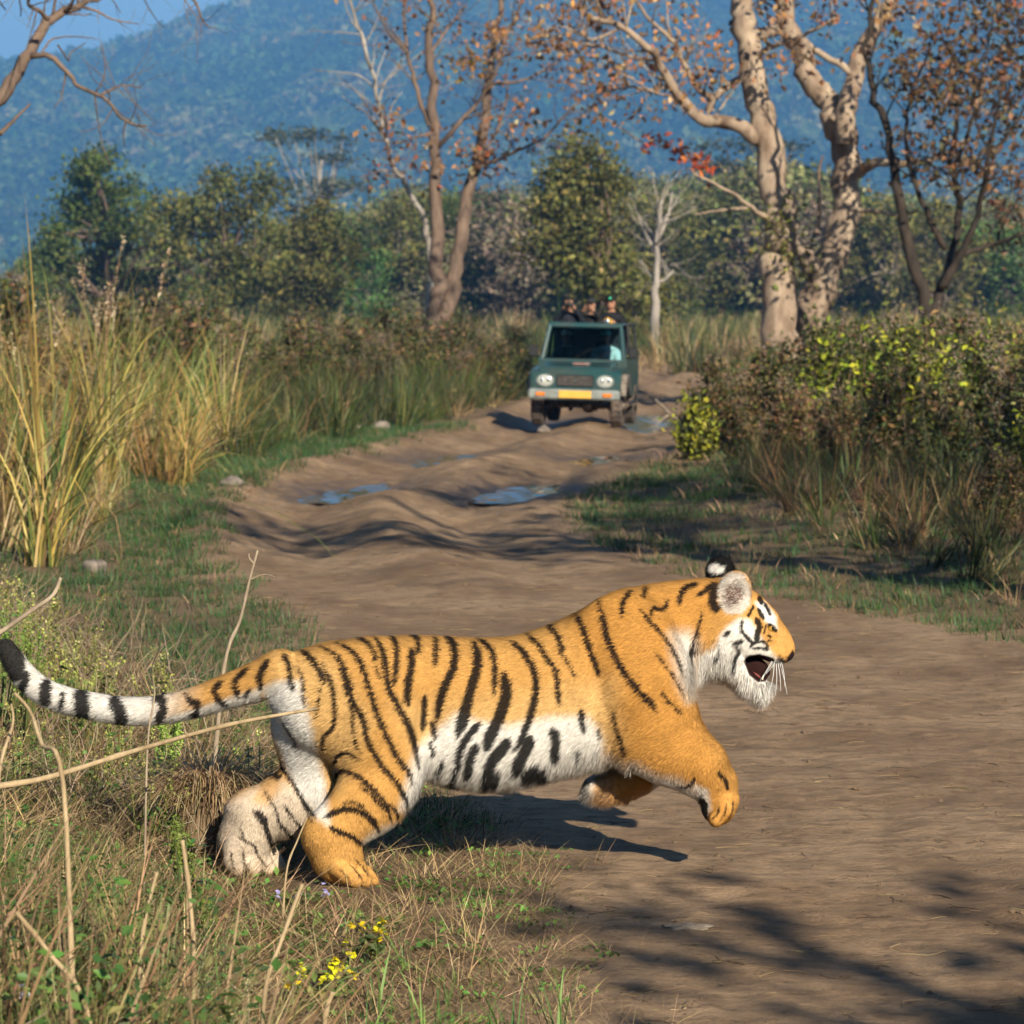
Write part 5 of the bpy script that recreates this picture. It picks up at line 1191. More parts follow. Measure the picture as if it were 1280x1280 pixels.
# windscreen
def bar(a, b_, r, sides=8): return tube(resample([a, (np.array(a) + np.array(b_)) / 2, b_], 4), r, sides)
wf = JB('windscreen_frame', [bar((-.70, 1.2, 1.06), (-.60, 1.50, 1.66), .035), bar((.70, 1.2, 1.06), (.60, 1.50, 1.66), .035), bar((-.63, 1.50, 1.66), (.63, 1.50, 1.66), .04), bar((-.70, 1.2, 1.06), (.70, 1.2, 1.06), .035)], M_PAINT)
Vg = np.array([(-.68, 1.21, 1.08), (.68, 1.21, 1.08), (.60, 1.49, 1.64), (-.60, 1.49, 1.64)]); Vg = np.vstack([Vg, Vg + np.array([0, .006, .003])])
JB('windscreen', [(Vg, np.array([(0, 1, 2, 3), (7, 6, 5, 4), (0, 4, 5, 1), (1, 5, 6, 2), (2, 6, 7, 3), (3, 7, 4, 0)]))], M_GLASS, wf)
for s in (-1, 1): JB('wiper', [bar((s * .2, 1.19, 1.08), (s * .2 + .33, 1.29, 1.28), .006, 5)], M_BLACK, wf)
# roof bar frame over the front seats and roll hoop
JB('roof_panel', [box((0, 1.86, 1.69), (1.28, .76, .045), .02)], M_PAINT)
JB('roll_bar', [bar((-.70, 2.25, 1.1), (-.64, 2.25, 1.68), .03), bar((.70, 2.25, 1.1), (.64, 2.25, 1.68), .03), bar((-.64, 2.25, 1.68), (.64, 2.25, 1.68), .03), bar((-.70, 3.38, 1.1), (-.66, 3.38, 1.68), .025), bar((.70, 3.38, 1.1), (.66, 3.38, 1.68), .025), bar((-.65, 2.25, 1.68), (-.66, 3.38, 1.68), .025), bar((.65, 2.25, 1.68), (.66, 3.38, 1.68), .025), bar((-.66, 3.38, 1.68), (.66, 3.38, 1.68), .025)], M_BLACK)
for s in (-1, 1):
    mr_ = JB('wing_mirror', [box((s * .84, 1.18, 1.22), (.16, .05, .20), .02)], M_BLACK); JB('mirror_arm', [bar((s * .70, 1.22, 1.12), (s * .82, 1.19, 1.17), .012, 6)], M_BLACK, mr_)
    JB('front_seat', [box((s * .33, 1.95, .60), (.50, .48, .14), .04), box((s * .33, 2.20, .90), (.50, .12, .56), .04)], M_SEAT)
JB('rear_bench', [box((0, 2.75, 1.22), (1.24, .40, .12), .03), box((0, 2.97, 1.42), (1.24, .08, .40), .03), box((-.5, 2.75, .85), (.06, .06, .66)), box((.5, 2.75, .85), (.06, .06, .66))], M_SEAT)
JB('added_dark_backing', [box((0, 2.32, 1.38), (1.26, .02, .58))], M_BLACK)  # added dark sheet that keeps the view through the windscreen dark
JB('dashboard', [box((0, 1.32, 1.02), (1.36, .20, .14), .03)], M_BLACK)
V, F = [], None
ang_ = np.linspace(0, 2 * math.pi, 21); ring = np.stack([-.33 + .18 * np.cos(ang_), 1.55 - .07 * np.sin(ang_), 1.12 + .16 * np.sin(ang_)], 1)
JB('steering_wheel', [tube(ring, .014, 6, False), bar((-.33, 1.40, .98), (-.33, 1.55, 1.12), .02)], M_BLACK)
JB('chassis', [box((-.38, 1.8, .40), (.09, 3.4, .10)), box((.38, 1.8, .40), (.09, 3.4, .10)), box((0, .22, .42), (.9, .08, .08))], M_BLACK)
for y_ in (.62, 2.85): 
    V, F = sphere_((.18, y_, .33), (.13, .13, .12), 12, 8); JB('axle', [bar((-.65, y_, .33), (.65, y_, .33), .045), (V, F)], M_TYRE, None, True)
JB('exhaust_box', [box((.1, 1.5, .36), (.3, .6, .12), .03)], M_BLACK)
def wheel(x, y, s):
    w_ = empty('wheel', (x, y, .345)); w_.parent = jeep
    prof = [(-.10, .20), (-.105, .30), (-.085, .34), (-.05, .352), (.05, .352), (.085, .34), (.105, .30), (.10, .20)]
    nu = 40; a = np.arange(nu) * 2 * math.pi / nu; V = []
    for (xx, rr) in prof:
        lug = 1 + (.025 * (np.arange(nu) % 2) if rr > .33 else 0); V.append(np.stack([np.full(nu, xx), np.cos(a) * rr * lug, np.sin(a) * rr * lug], 1))
    V = np.concatenate(V); k = len(prof); i = np.arange(k - 1)[:, None] * nu; aa = np.arange(nu)[None]; bb = (aa + 1) % nu
    mesh_obj('tyre', V, np.stack([i + aa, i + bb, i + nu + bb, i + nu + aa], -1).reshape(-1, 4), M_TYRE, w_, smooth=False)
    V, F = tube([(-.08, 0, 0), (-.02, 0, 0), (.02, 0, 0), (s * .07, 0, 0)], [.205, .205, .205, .10], 20); V2, F2 = tube([(s * .05, 0, 0), (s * .11, 0, 0)], .05, 12); mb = MB(); mb.add(V, F); mb.add(V2, F2); mb.build('rim', M_RIM, w_, color=False)
for s in (-1, 1):
    wheel(s * .66, .62, s); wheel(s * .66, 2.85, s)
    JB('mud_flare', [prism([(.18, .52), (.30, .74), (.5, .87), (.80, .87), (.98, .74), (1.08, .50), (1.04, .50), (.94, .71), (.79, .83), (.51, .83), (.34, .71), (.23, .52)], s * .75 if s > 0 else -.83, .83 if s > 0 else -.75)], M_RIM)
    JB('side_step', [bar((s * .80, 1.25, .38), (s * .80, 2.35, .38), .03)], M_BLACK)
JB('spare_wheel', [tube([(0, 3.46, .85), (0, 3.50, .85), (0, 3.64, .85), (0, 3.68, .85)], [.30, .35, .35, .30], 28)], M_TYRE)
jyaw = math.radians(-7.0)
jeep.rotation_euler = (0, math.radians(1.4), jyaw)
jeep.location = (jx, 60.9, gz(jx, 62) + .01)

# ------------------------------------------------------------------ people in the jeep
def person(at, face, jacket, trousers, skin, hair, pose, label, cap=None):
    """seated figure, built at the origin on the seat point (hips), facing -y, as one surface"""
    f = Field((-.46, -.75, -.55), (.46, .35, 1.0), .014)
    f.chain([(0, 0, .08), (0, .02, .30), (0, .01, .50)], [.14, .14, .155], .05, 1.25)
    f.cone((-.13, .01, .54), (.13, .01, .54), .075, .075, .05)
    f.cone((0, .01, .56), (0, -.01, .68), .055, .05, .03)
    f.ell((0, -.02, .785), (.078, .098, .118), .02); f.ell((0, -.07, .735), (.05, .05, .06), .02); f.ell((0, -.122, .775), (.014, .02, .022), .012)
    for s in (-1, 1):
        f.ell((s * .08, 0, .78), (.014, .025, .035), .008)
        f.chain([(s * .09, -.02, .05), (s * .12, -.40, .08), (s * .12, -.44, -.36)], [.095, .07, .05], .03); f.cone((s * .12, -.44, -.40), (s * .12, -.58, -.43), .05, .035, .02)
        hand = pose[s]
        sh = np.array([s * .185, .01, .51]); hd_ = np.array(hand); el_ = (sh + hd_) / 2 + np.array([s * .10, .03, -.12])
        f.chain([sh, el_, hd_], [.068, .05, .034], .03); dr = (hd_ - el_) / np.linalg.norm(hd_ - el_)
        f.ell(hd_ + dr * .05, (.035, .045, .035), .015)
        for k in range(4): f.chain([hd_ + dr * .07 + np.array([(k - 1.5) * .018, 0, 0]), hd_ + dr * .11 + np.array([(k - 1.5) * .02 - s * .02, -.015, -.005]), hd_ + dr * .11 + np.array([(k - 1.5) * .02 - s * .05, -.04, .0])], [.0095, .009, .008], .006)
        f.chain([hd_ + dr * .03 + np.array([-s * .025, 0, .01]), hd_ + dr * .07 + np.array([-s * .06, -.01, .02])], [.012, .009], .008)
    V, Q = f.mesh(1)
    c = np.tile(np.array(jacket, float), (len(V), 1)); z = V[:, 2]
    c[(z < .10) & (V[:, 1] < .2)] = trousers
    c[(z < -.36)] = (.03, .025, .02)
    hs = (z > .635) & (np.abs(V[:, 0]) < .12) & (np.abs(V[:, 1]) < .16); c[hs] = skin
    hr = hs & ((z > .83) | ((V[:, 1] > -.03) & (z > .70))); c[hr] = hair
    for s in (-1, 1):
        hd_ = np.array(pose[s]); dr = hd_ - np.array([s * .185, .01, .51]); c[(np.linalg.norm(V - hd_ - .05 * dr / np.linalg.norm(dr), axis=1) < .085)] = skin
        c[np.linalg.norm(V - np.array([s * .032, -.108, .80]), axis=1) < .017] = (.02, .015, .012)
    c[(np.abs(V[:, 0]) < .03) & (np.abs(z - .715) < .008) & (V[:, 1] < -.08)] = (.25, .08, .07)
    o = mesh_obj('person', V, Q, M_BODY, None, c)
    if cap is not None:
        Vc, Fc = sphere_((0, -.015, .835), (.092, .112, .088), 18, 12); Vc[:, 2] = np.maximum(Vc[:, 2], .825); mb = MB(); mb.add(Vc, Fc, np.array(cap)); mb.add(*box((0, -.125, .832), (.13, .09, .010), .004), np.array(cap)); mb.build('cap', M_BODY, o)
    o.location = at; o.rotation_euler = (0, 0, face)
    return tag(o, label, 'person')
M_BODY = attr_mat('cloth_and_skin', .8, .2)
def jw(x, y, z):
    c, s_ = math.cos(jyaw), math.sin(jyaw); L = jeep.location
    return (L[0] + c * x - s_ * y, L[1] + s_ * x + c * y, L[2] + z)
SKIN = (0.30, 0.16, 0.10)
CAMP = {-1: (-.07, -.26, .72), 1: (.07, -.26, .72)}; HOLD = {-1: (-.07, -.30, .46), 1: (.07, -.30, .46)}; LAP = {-1: (-.10, -.36, .17), 1: (.10, -.36, .17)}; WHEEL = {-1: (-.15, -.36, .30), 1: (.15, -.36, .30)}
pA = person(jw(-.38, 2.72, 1.26), jyaw + .15, (.012, .014, .02), (.03, .03, .04), SKIN, (.01, .01, .01), CAMP, 'person in dark navy jacket raising a camera, seated behind the jeep roof')
pB = person(jw(.0, 2.86, 1.22), jyaw - .1, (.014, .014, .014), (.03, .03, .03), SKIN, (.008, .008, .008), CAMP, 'dark clothed person sitting between the two others on the raised bench', cap=(.02, .02, .02))
pC = person(jw(.36, 2.70, 1.26), jyaw - .05, (.008, .008, .009), (.03, .03, .03), (.34, .17, .10), (.01, .01, .01), HOLD, 'person in black with dark cap holding a yellow camera before the chest', cap=(.01, .014, .012))
pD = person(jw(-.33, 1.98, .68), jyaw, (.05, .07, .07), (.04, .04, .04), SKIN, (.01, .01, .01), WHEEL, 'driver in pale cap behind the windscreen holding the wheel', cap=(.55, .62, .58))
pE = person(jw(.34, 1.98, .68), jyaw, (.45, .55, .55), (.04, .04, .04), SKIN, (.01, .01, .01), LAP, 'passenger in pale teal clothes sitting beside the driver', cap=(.10, .42, .42))
def gadget(at, face, body, lens, label, sz=1.0):
    o = tag(empty('camera_in_hands', at, face), label, 'camera'); mb = MB(); mb.add(*box((0, 0, 0), (.14 * sz, .06, .09 * sz), .012)); mb.add(*box((0, 0, .055 * sz), (.05, .05, .03), .008)); mb.build('camera_body', body, o, color=False, smooth=False)
    mb = MB(); mb.add(*tube([(0, -.03, 0), (0, -.06, 0), (0, -.15, 0)], [.036, .036, .042], 16)); mb.build('lens', lens, o, color=False)
    return o
def pw(o, x, y, z): a = o.rotation_euler[2]; return (o.location[0] + math.cos(a) * x - math.sin(a) * y, o.location[1] + math.sin(a) * x + math.cos(a) * y, o.location[2] + z)
gadget(pw(pA, 0, -.31, .755), pA.rotation_euler[2], M_BLACK, M_BLACK, 'black camera held up to the face of the person in navy')
gadget(pw(pC, 0, -.37, .47), pC.rotation_euler[2], M_PLATE, M_CHROME, 'small yellow camera held by the person in black')
# green glint of light on the cap, made as a small coloured bead
V, F = sphere_((0, -.12, .87), (.022, .010, .022), 10, 8); q = mesh_obj('cap_badge', V, F, mat_simple('green_glint', (0.03, 0.55, 0.25), .1, spec=1.0, coat=1.0, noise=.05), pC)

# ------------------------------------------------------------------ stones
M_STONE = mat_simple('stone', (0.22, 0.18, 0.145), .9, noise=.25, scale=9, bump=.4)
def stone(px, d, r, label):
    x = P(px, 0, d)[0]; V, F = sphere_((0, 0, 0), 1, 16, 12); V = V * (1 + .14 * np.sin(V[:, :1] * 3.1 + px) * np.cos(V[:, 1:2] * 2.7) + .08 * np.sin(V[:, 2:] * 5 + px)) * np.array([1.2, .9, .65]) * r
    o = mesh_obj('stone', V, F, M_STONE); o.location = (x, d, gz(x, d) + r * .3); o.rotation_euler = (0, 0, px); tag(o, label, 'stone')
stone(680, 61.0, .13, 'grey stone lying on the track before the jeep wheel')
stone(411, 57.5, .15, 'pale stone at the edge of the dark reeds')
stone(475, 58.5, .14, 'flat sandy stone beside the track bend')
stone(443, 58.2, .09, 'small stone between the two larger roadside stones')
stone(118, 27.5, .10, 'grey stone lying in the straw below the tall grass')
stone(290, 39.2, .12, 'half buried stone at the foot of the golden grass')
V, F = sphere_((0, 0, 0), 1, 18, 10); V *= np.array([.075, .06, .008]) * (1 + .25 * np.sin(np.arctan2(V[:, 1:2], V[:, :1]) * 5)); x = P(862, 0, 11.8)[0]
o = mesh_obj('pale_clay_lump', V, F, mat_simple('pale_clay', (0.33, 0.26, 0.18), .95, noise=.2, scale=30, bump=.5)); o.location = (x, 11.85, gz(x, 11.85) + .006); tag(o, 'flattened lump of pale clay on the bare track', 'clay')

# ------------------------------------------------------------------ trees beyond the frame that shade the track
def shade_tree(x, y, h, seed, label, leafy=1.0, w=5.0, i0=6):
    r_ = np.random.default_rng(seed)
    t = Tree('roadside_tree', (x, y, gz(x, y)), label, bark=BARK_MID)
    z0 = gz(x, y) - .1
    q, r = t.limb([(x, y, z0), (x + .1, y, z0 + h * .3), (x - .1, y + .1, z0 + h * .6), (x, y, z0 + h)], .2, .06, 18, 9)
    for i in range(9):
        a = r_.uniform(0, 6.28); s = q[r_.integers(i0, 17)]; e_ = s + np.array([math.cos(a) * w * .5, math.sin(a) * w * .5, r_.uniform(.3, 1.8)]); q2, r2 = t.limb([s, (s + e_) / 2 + r_.normal(0, .2, 3), e_], .08, .02, 12, 6); t.twigs(q2, r2, 7, 1.2, depth=2, start=.2)
    e = np.array(t.ends); e = e[r_.random(len(e)) < leafy]
    if len(e): t.leaves(cluster(e, 5, .2), r_.uniform(.15, .3, len(e) * 5), PAL_RUST + PAL_OLIVE, .2, .6)
    t.done()
shade_tree(6.6, -2.5, 8.0, 31, 'half bare roadside tree standing behind the camera car', .8, 5.5)
shade_tree(6.4, 17.5, 10.5, 33, 'open crowned roadside tree shading the track bend', .55, 6.0, 9)
shade_tree(8.2, 24.0, 10.5, 34, 'tall bare roadside tree shading the ruts of the track', .4, 6.0, 9)
shade_tree(9.5, 22.0, 9.0, 35, 'tall roadside tree shading the thicket', .6, 5.5)
# ------------------------------------------------------------------ the tiger
YSL = 0.20 / 354.0
def tyc(px): return (px - 600.0) * YSL                # the animal heads a little away from the camera
def TP(px, py, dy=0.0):
    """a point of the animal: dy is measured from its own midplane, + away"""
    return P(px, py, TD + tyc(px) + dy)
R = 1.0 / 354.0
f = Field((-1.86, 12.42, -0.03), (1.06, 13.66, 1.14), 0.0046)
sec = np.array([  # x, top, bottom, half width (m)
    [338, 838, 880, .045], [352, 822, 905, .095], [372, 813, 930, .135], [410, 804, 948, .165], [460, 797, 952, .178], [510, 794, 958, .178],
    [550, 795, 976, .185], [600, 798, 985, .195], [640, 796, 984, .20], [680, 784, 974, .20], [720, 766, 964, .195], [750, 749, 958, .188],
    [780, 738, 950, .178], [810, 730, 936, .160], [832, 727, 910, .140], [852, 725, 880, .118], [872, 723, 852, .105], [895, 723, 838, .10], [915, 727, 832, .085]])
pt = np.array([P(a, b, TD + tyc(a)) for a, b in sec[:, :2]]); pb = np.array([P(a, b, TD + tyc(a)) for a, b in sec[:, [0, 2]]])
f.loft(pt[:, 0], pt[:, 2], pb[:, 2], sec[:, 3], TD + tyc(sec[:, 0]))
def C(pts, k=0.03, sy=1.0):
    """limb: list of (px, py, dy, radius px)"""
    f.chain([TP(a, b, c) for a, b, c, r in pts], [r * R for *_, r in pts], k, sy)
# near hind leg: thigh, shank, long foot
C([(468, 872, -.075, 70), (478, 930, -.105, 58), (478, 968, -.12, 47)], .05, 1.6)
C([(480, 968, -.125, 44), (462, 1000, -.135, 41), (412, 1044, -.14, 33)], .03, 1.35)
C([(412, 1045, -.14, 33), (421, 1070, -.14, 31), (438, 1090, -.145, 21)], .02, 1.25)
for i, (dx, dy) in enumerate(((-14, -.05), (0, -.018), (10, .015), (4, .048))):
    C([(428 + dx * .4, 1082, -.145 + dy * .8, 14), (447 + dx * .9, 1093 + i * .4, -.145 + dy * 1.15, 11.5), (457 + dx * .9, 1101, -.145 + dy * 1.2, 8.5)], .005)
# far hind leg
C([(420, 866, .05, 60), (394, 905, .055, 50), (398, 968, .075, 44)], .04, 1.25)
C([(403, 982, .085, 43), (365, 1004, .10, 41), (322, 1020, .11, 34)], .03, 1.2)
C([(316, 1022, .12, 37), (306, 1050, .115, 32), (312, 1072, .11, 24)], .025, 1.1)
for i, (dx, dy) in enumerate(((-16, -.055), (-3, -.02), (9, .015), (18, .05))):
    C([(310 + dx * 1.1, 1060, .10 + dy * .9, 14), (315 + dx * 1.5, 1077, .085 + dy * 1.1, 11.5), (322 + dx * 1.6, 1086, .08 + dy * 1.1, 9)], .005)
# shoulders and near fore leg
f.ell(TP(785, 825, -.115), (.185, .085, .235), .06, math.radians(12))
f.ell(TP(785, 825, .115), (.185, .085, .235), .06, math.radians(12))
f.ell(TP(822, 838, 0), (.118, .115, .18), .06, math.radians(-10))
C([(798, 865, -.105, 70), (818, 905, -.12, 54), (832, 930, -.125, 44)], .05, 1.5)
C([(806, 925, -.115, 40), (845, 938, -.125, 43), (872, 957, -.13, 36), (893, 980, -.13, 28)], .03, 1.25)
C([(893, 980, -.13, 28), (899, 1000, -.13, 24), (898, 1010, -.13, 21)], .015, 1.1)
for i, dy in enumerate((-.045, -.016, .015, .043)):
    C([(905, 998, -.13 + dy * .9, 12), (905, 1013, -.13 + dy * 1.2, 12), (895, 1024, -.13 + dy * 1.25, 9.5)], .004)
# far fore leg, folded under the chest
C([(800, 880, .10, 58), (822, 925, .115, 42), (812, 950, .12, 32)], .045, 1.4)
C([(812, 950, .12, 32), (795, 968, .12, 26), (782, 978, .12, 22)], .02, 1.15)
C([(782, 978, .12, 22), (760, 982, .12, 20), (748, 984, .12, 17)], .015)
for dy in (-.038, -.013, .013, .038):
    C([(752, 980, .12 + dy, 11), (740, 984, .12 + dy, 10.5), (735, 988, .12 + dy, 8)], .007)
for s in (-1, 1):
    f.ell(TP(748, 850, .262 * s), (.030, .078, .17), .05, math.radians(8), cut=True)
    f.ell(TP(540, 890, .245 * s), (.045, .075, .12), .05, math.radians(-12), cut=True)
    f.ell(TP(690, 815, .275 * s), (.10, .075, .05), .06, math.radians(-20), cut=True)
f.ell(TP(782, 757, -.065), (.07, .045, .045), .04, math.radians(20)); f.ell(TP(782, 757, .065), (.07, .045, .045), .04, math.radians(20))
# tail
TAILP = [(352, 838), (325, 850), (290, 862), (245, 877), (200, 887), (155, 888), (115, 882), (80, 874), (52, 862), (30, 843), (16, 822), (7, 806)]
TAILR = [26, 23, 20, 17.5, 16, 15.5, 15, 14.5, 14, 13, 11, 7]
tp = resample(np.array(TAILP, float), 60); tr = np.interp(np.linspace(0, 1, 60), np.linspace(0, 1, len(TAILR)), TAILR)
def tail_dy(px): return -0.02 + 0.10 * np.clip((350 - px) / 350, 0, 1)
f.chain([P(a, b, TD + tyc(352) + tail_dy(a)) for a, b in tp], list(tr * R), .012)
# head (turned a little away): cranium, cheeks, muzzle, jaw
HD = lambda px, py, dy=0: TP(px, py, dy)
f.ell(HD(925, 774), (.125, .098, .112), .03, math.radians(-30))
f.ell(HD(905, 790), (.105, .125, .125), .045, math.radians(-25))     # cheek ruff
f.ell(HD(893, 812), (.085, .10, .075), .04, math.radians(20))
for s in (-1, 1):
    f.ell(HD(938, 797, .055 * s), (.062, .045, .06), .03)
    f.ell(HD(949, 779, .045 * s), (.05, .03, .035), .02, math.radians(-40))   # brow
C([(952, 785, 0, 27), (968, 803, 0, 21), (977, 812, 0, 16.5)], .03, 0.92)          # bridge of the nose
for s in (-1, 1):
    f.ell(HD(967, 815, .034 * s), (.058, .042, .036), .02, math.radians(-12))  # lips / whisker pads
    f.cone(HD(958, 812, .04 * s), HD(937, 812, .06 * s), .03, .03, .02)
f.ell(HD(983, 816), (.026, .028, .024), .012, math.radians(-40))       # nose
# open mouth: carve, then the lower jaw
for s in (-1, 1): f.ell(HD(951, 836, .066 * s), (.066, .048, .043), .008, math.radians(-26), cut=True)
f.ell(HD(945, 836), (.056, .030, .040), .006, math.radians(-32))  # added wall closing the mouth, coloured near black as the hollow's shade
for s in (-1, 1):
    C([(916, 828, .062 * s, 14), (933, 848, .052 * s, 10.5), (952, 862, .024 * s, 10)], .014)
C([(905, 822, 0, 22), (930, 852, 0, 11), (952, 863, 0, 11)], .016, .7)
f.ell(HD(954, 861), (.030, .036, .028), .012, math.radians(-30))
# eye sockets
for s in (-1, 1):
    f.ell(HD(964, 785.5, .078 * s), (.016, .02, .012), .008, math.radians(-25), cut=True)
# ears: bowls
def ear(c, r, ax, ang, k=.012):
    f.ell(c, r, k, ang)
ne = HD(920, 741, -.075)
f.ell(ne + np.array([-.004, .012, -.004]), (.060, .026, .084), .014, math.radians(-12))
f.ell(ne + np.array([.005, -.026, .004]), (.046, .026, .064), .008, math.radians(-12), cut=True)
f.cone(HD(915, 758, -.055), HD(924, 764, -.06), .045, .04, .02)
fe = HD(901, 712, .085)
f.ell(fe, (.050, .028, .050), .014, math.radians(-30))
f.cone(HD(906, 735, .07), HD(903, 718, .082), .05, .042, .02)
V, Q = f.mesh(2)
del f
# keep the one connected body
N = vnormals(V, Q)
print('tiger verts', len(V), 'quads', len(Q))

# ---- markings, read off the flank as the animal carries them (both flanks alike), plus shade painted between the toes
def unproj(V):
    d = V[:, 1]
    return np.stack([640 + V[:, 0] * FPX / d, HOR + (CAMH - V[:, 2]) * FPX / d], 1)
def Z1(l): return [(640 + x / 3.2, 660 + y / 3.2) for x, y in l]
def Z2(l): return [(240 + x / 3.2, 760 + y / 3.2) for x, y in l]
def Z3(l): return [(x / 3.2, 720 + y / 3.2) for x, y in l]
def Z6(l): return [(840 + x / 6.4, 680 + y / 6.4) for x, y in l]
ST = []
def st(z, l, w):
    q = {1: Z1, 2: Z2, 3: Z3, 6: Z6}[z](l); my = np.mean([b for a, b in q]); mx = np.mean([a for a, b in q]); ST.append((np.array(q), (1.75 if z == 6 else 1.6 if (my > 890 and 520 < mx < 770) else 1.22) * w / {1: 3.2, 2: 3.2, 3: 3.2, 6: 6.4}[z]))
for l, w in [
    ([(0, 450), (50, 490), (95, 560), (105, 640), (85, 740), (50, 830), (15, 890)], 24), ([(60, 415), (110, 460), (150, 520), (185, 570), (190, 640), (200, 710)], 19),
    ([(155, 380), (190, 430), (215, 490)], 22), ([(195, 480), (235, 540), (262, 600)], 10), ([(260, 335), (290, 390), (320, 480), (345, 550), (360, 590)], 22),
    ([(355, 280), (375, 370), (400, 460), (450, 560), (510, 640), (560, 690), (588, 735)], 22), ([(490, 250), (455, 290), (448, 350)], 17), ([(545, 235), (530, 280)], 15),
    ([(515, 320), (560, 370), (620, 440), (660, 510), (690, 590)], 12), ([(565, 350), (570, 322), (610, 325), (630, 280)], 15), ([(675, 310), (685, 260), (710, 235), (755, 222)], 19),
    ([(745, 270), (780, 250), (800, 225)], 15), ([(770, 320), (755, 390), (730, 450), (715, 490), (718, 540)], 11), ([(760, 400), (745, 460), (722, 490)], 8),
    ([(580, 490), (630, 560), (670, 620), (692, 670)], 8), ([(600, 645), (640, 695), (690, 745)], 11), ([(415, 730), (430, 800), (460, 890), (465, 905)], 13),
    ([(280, 720), (290, 770), (295, 815)], 15), ([(275, 880), (272, 915)], 11), ([(170, 800), (185, 850), (180, 925)], 26), ([(85, 830), (60, 890), (20, 970)], 30),
    ([(65, 990), (100, 960), (150, 985)], 34), ([(355, 800), (365, 830)], 11), ([(650, 1028), (700, 1025), (735, 990)], 12), ([(825, 965), (850, 1000), (862, 1040)], 14),
    ([(745, 1075), (770, 1110), (765, 1165)], 22)]: st(1, l, w)
for l, w in [
    ([(370, 180), (395, 230), (408, 300), (412, 320)], 20), ([(430, 225), (455, 290), (455, 340), (465, 400)], 11), ([(445, 165), (490, 205), (525, 260), (540, 300)], 22),
    ([(530, 215), (565, 290), (580, 380), (575, 470), (540, 510), (530, 580)], 15), ([(520, 310), (515, 380), (505, 440)], 8),
    ([(515, 150), (590, 190), (630, 270), (650, 360), (695, 440), (715, 530), (760, 610), (820, 690), (860, 760), (865, 790)], 20),
    ([(600, 210), (620, 300), (650, 400), (655, 460), (665, 540), (690, 580)], 11),
    ([(580, 135), (650, 170), (690, 230), (720, 320), (750, 420), (790, 510), (830, 590), (870, 650), (890, 700)], 20), ([(660, 115), (710, 135), (740, 180), (745, 215)], 15),
    ([(735, 110), (770, 170), (785, 240), (795, 310), (830, 380), (870, 460), (900, 560), (915, 640)], 22), ([(740, 220), (770, 290)], 8), ([(800, 105), (825, 150), (825, 230), (815, 310)], 20),
    ([(885, 155), (885, 230), (870, 310), (870, 390)], 27), ([(880, 100), (910, 125), (915, 185)], 20), ([(980, 115), (985, 170), (980, 230)], 20),
    ([(1020, 110), (1055, 150), (1055, 230), (1020, 310), (1000, 380), (990, 450)], 29), ([(940, 340), (935, 420), (930, 490)], 18),
    ([(1130, 130), (1150, 190), (1145, 260), (1115, 350), (1090, 430), (1070, 520)], 32), ([(1120, 270), (1125, 350), (1110, 430), (1085, 500)], 20),
    ([(1150, 125), (1200, 160), (1220, 230), (1215, 350)], 20), ([(1255, 250), (1265, 340), (1240, 430), (1205, 500), (1185, 570)], 30), ([(1280, 520), (1240, 570), (1205, 620), (1190, 720)], 30),
    ([(1160, 450), (1120, 500), (1090, 550), (1070, 610)], 20), ([(1150, 540), (1125, 600), (1115, 670)], 24), ([(970, 450), (980, 520)], 17), ([(1060, 690), (1075, 715)], 26), ([(1015, 600), (1000, 660)], 14), ([(1085, 600), (1060, 680)], 16), ([(1240, 640), (1225, 700)], 18), ([(960, 530), (975, 590)], 12),
    ([(570, 640), (590, 590), (635, 575), (690, 610)], 13), ([(575, 680), (600, 645), (650, 655), (710, 700), (770, 770), (800, 850)], 18), ([(670, 700), (720, 740), (770, 800)], 12),
    ([(530, 835), (590, 805), (650, 800), (710, 830), (755, 895)], 22), ([(600, 780), (650, 770), (700, 800)], 9), ([(550, 870), (590, 890), (640, 910), (690, 945)], 20), ([(785, 775), (820, 810), (825, 840)], 11),
    ([(245, 805), (290, 860), (320, 940), (330, 990)], 18), ([(262, 812), (300, 855)], 24), ([(345, 600), (400, 680), (450, 770), (500, 840)], 15), ([(185, 910), (240, 940), (260, 970)], 10),
    ([(365, 780), (410, 840), (450, 885)], 11), ([(355, 855), (385, 895), (405, 930)], 11), ([(310, 650), (350, 670)], 28), ([(370, 460), (400, 500), (430, 560)], 11)]: st(2, l, w)
for q_, w in [  # crease shade painted between the toes, then more far leg stripes
    ([(434, 1078), (446, 1090), (452, 1099)], 2.0), ([(424, 1084), (434, 1096), (438, 1103)], 2.0), ([(443, 1072), (455, 1086), (461, 1096)], 2.0), ([(304, 1062), (306, 1078), (312, 1090)], 2.4), ([(317, 1058), (326, 1074), (334, 1084)], 2.4), ([(290, 1062), (290, 1078), (294, 1088)], 2.4),
    ([(908, 1004), (906, 1016), (899, 1026)], 2.0), ([(899, 1008), (896, 1018), (889, 1024)], 2.0), ([(916, 1000), (915, 1014), (909, 1024)], 2.0), ([(352, 1030), (372, 1050)], 2.5), ([(330, 985), (345, 1010), (352, 1040)], 3.0), ([(300, 1030), (306, 1050)], 2.2), ([(378, 1000), (392, 1030)], 2.4)]: ST.append((np.array(q_, float), w))
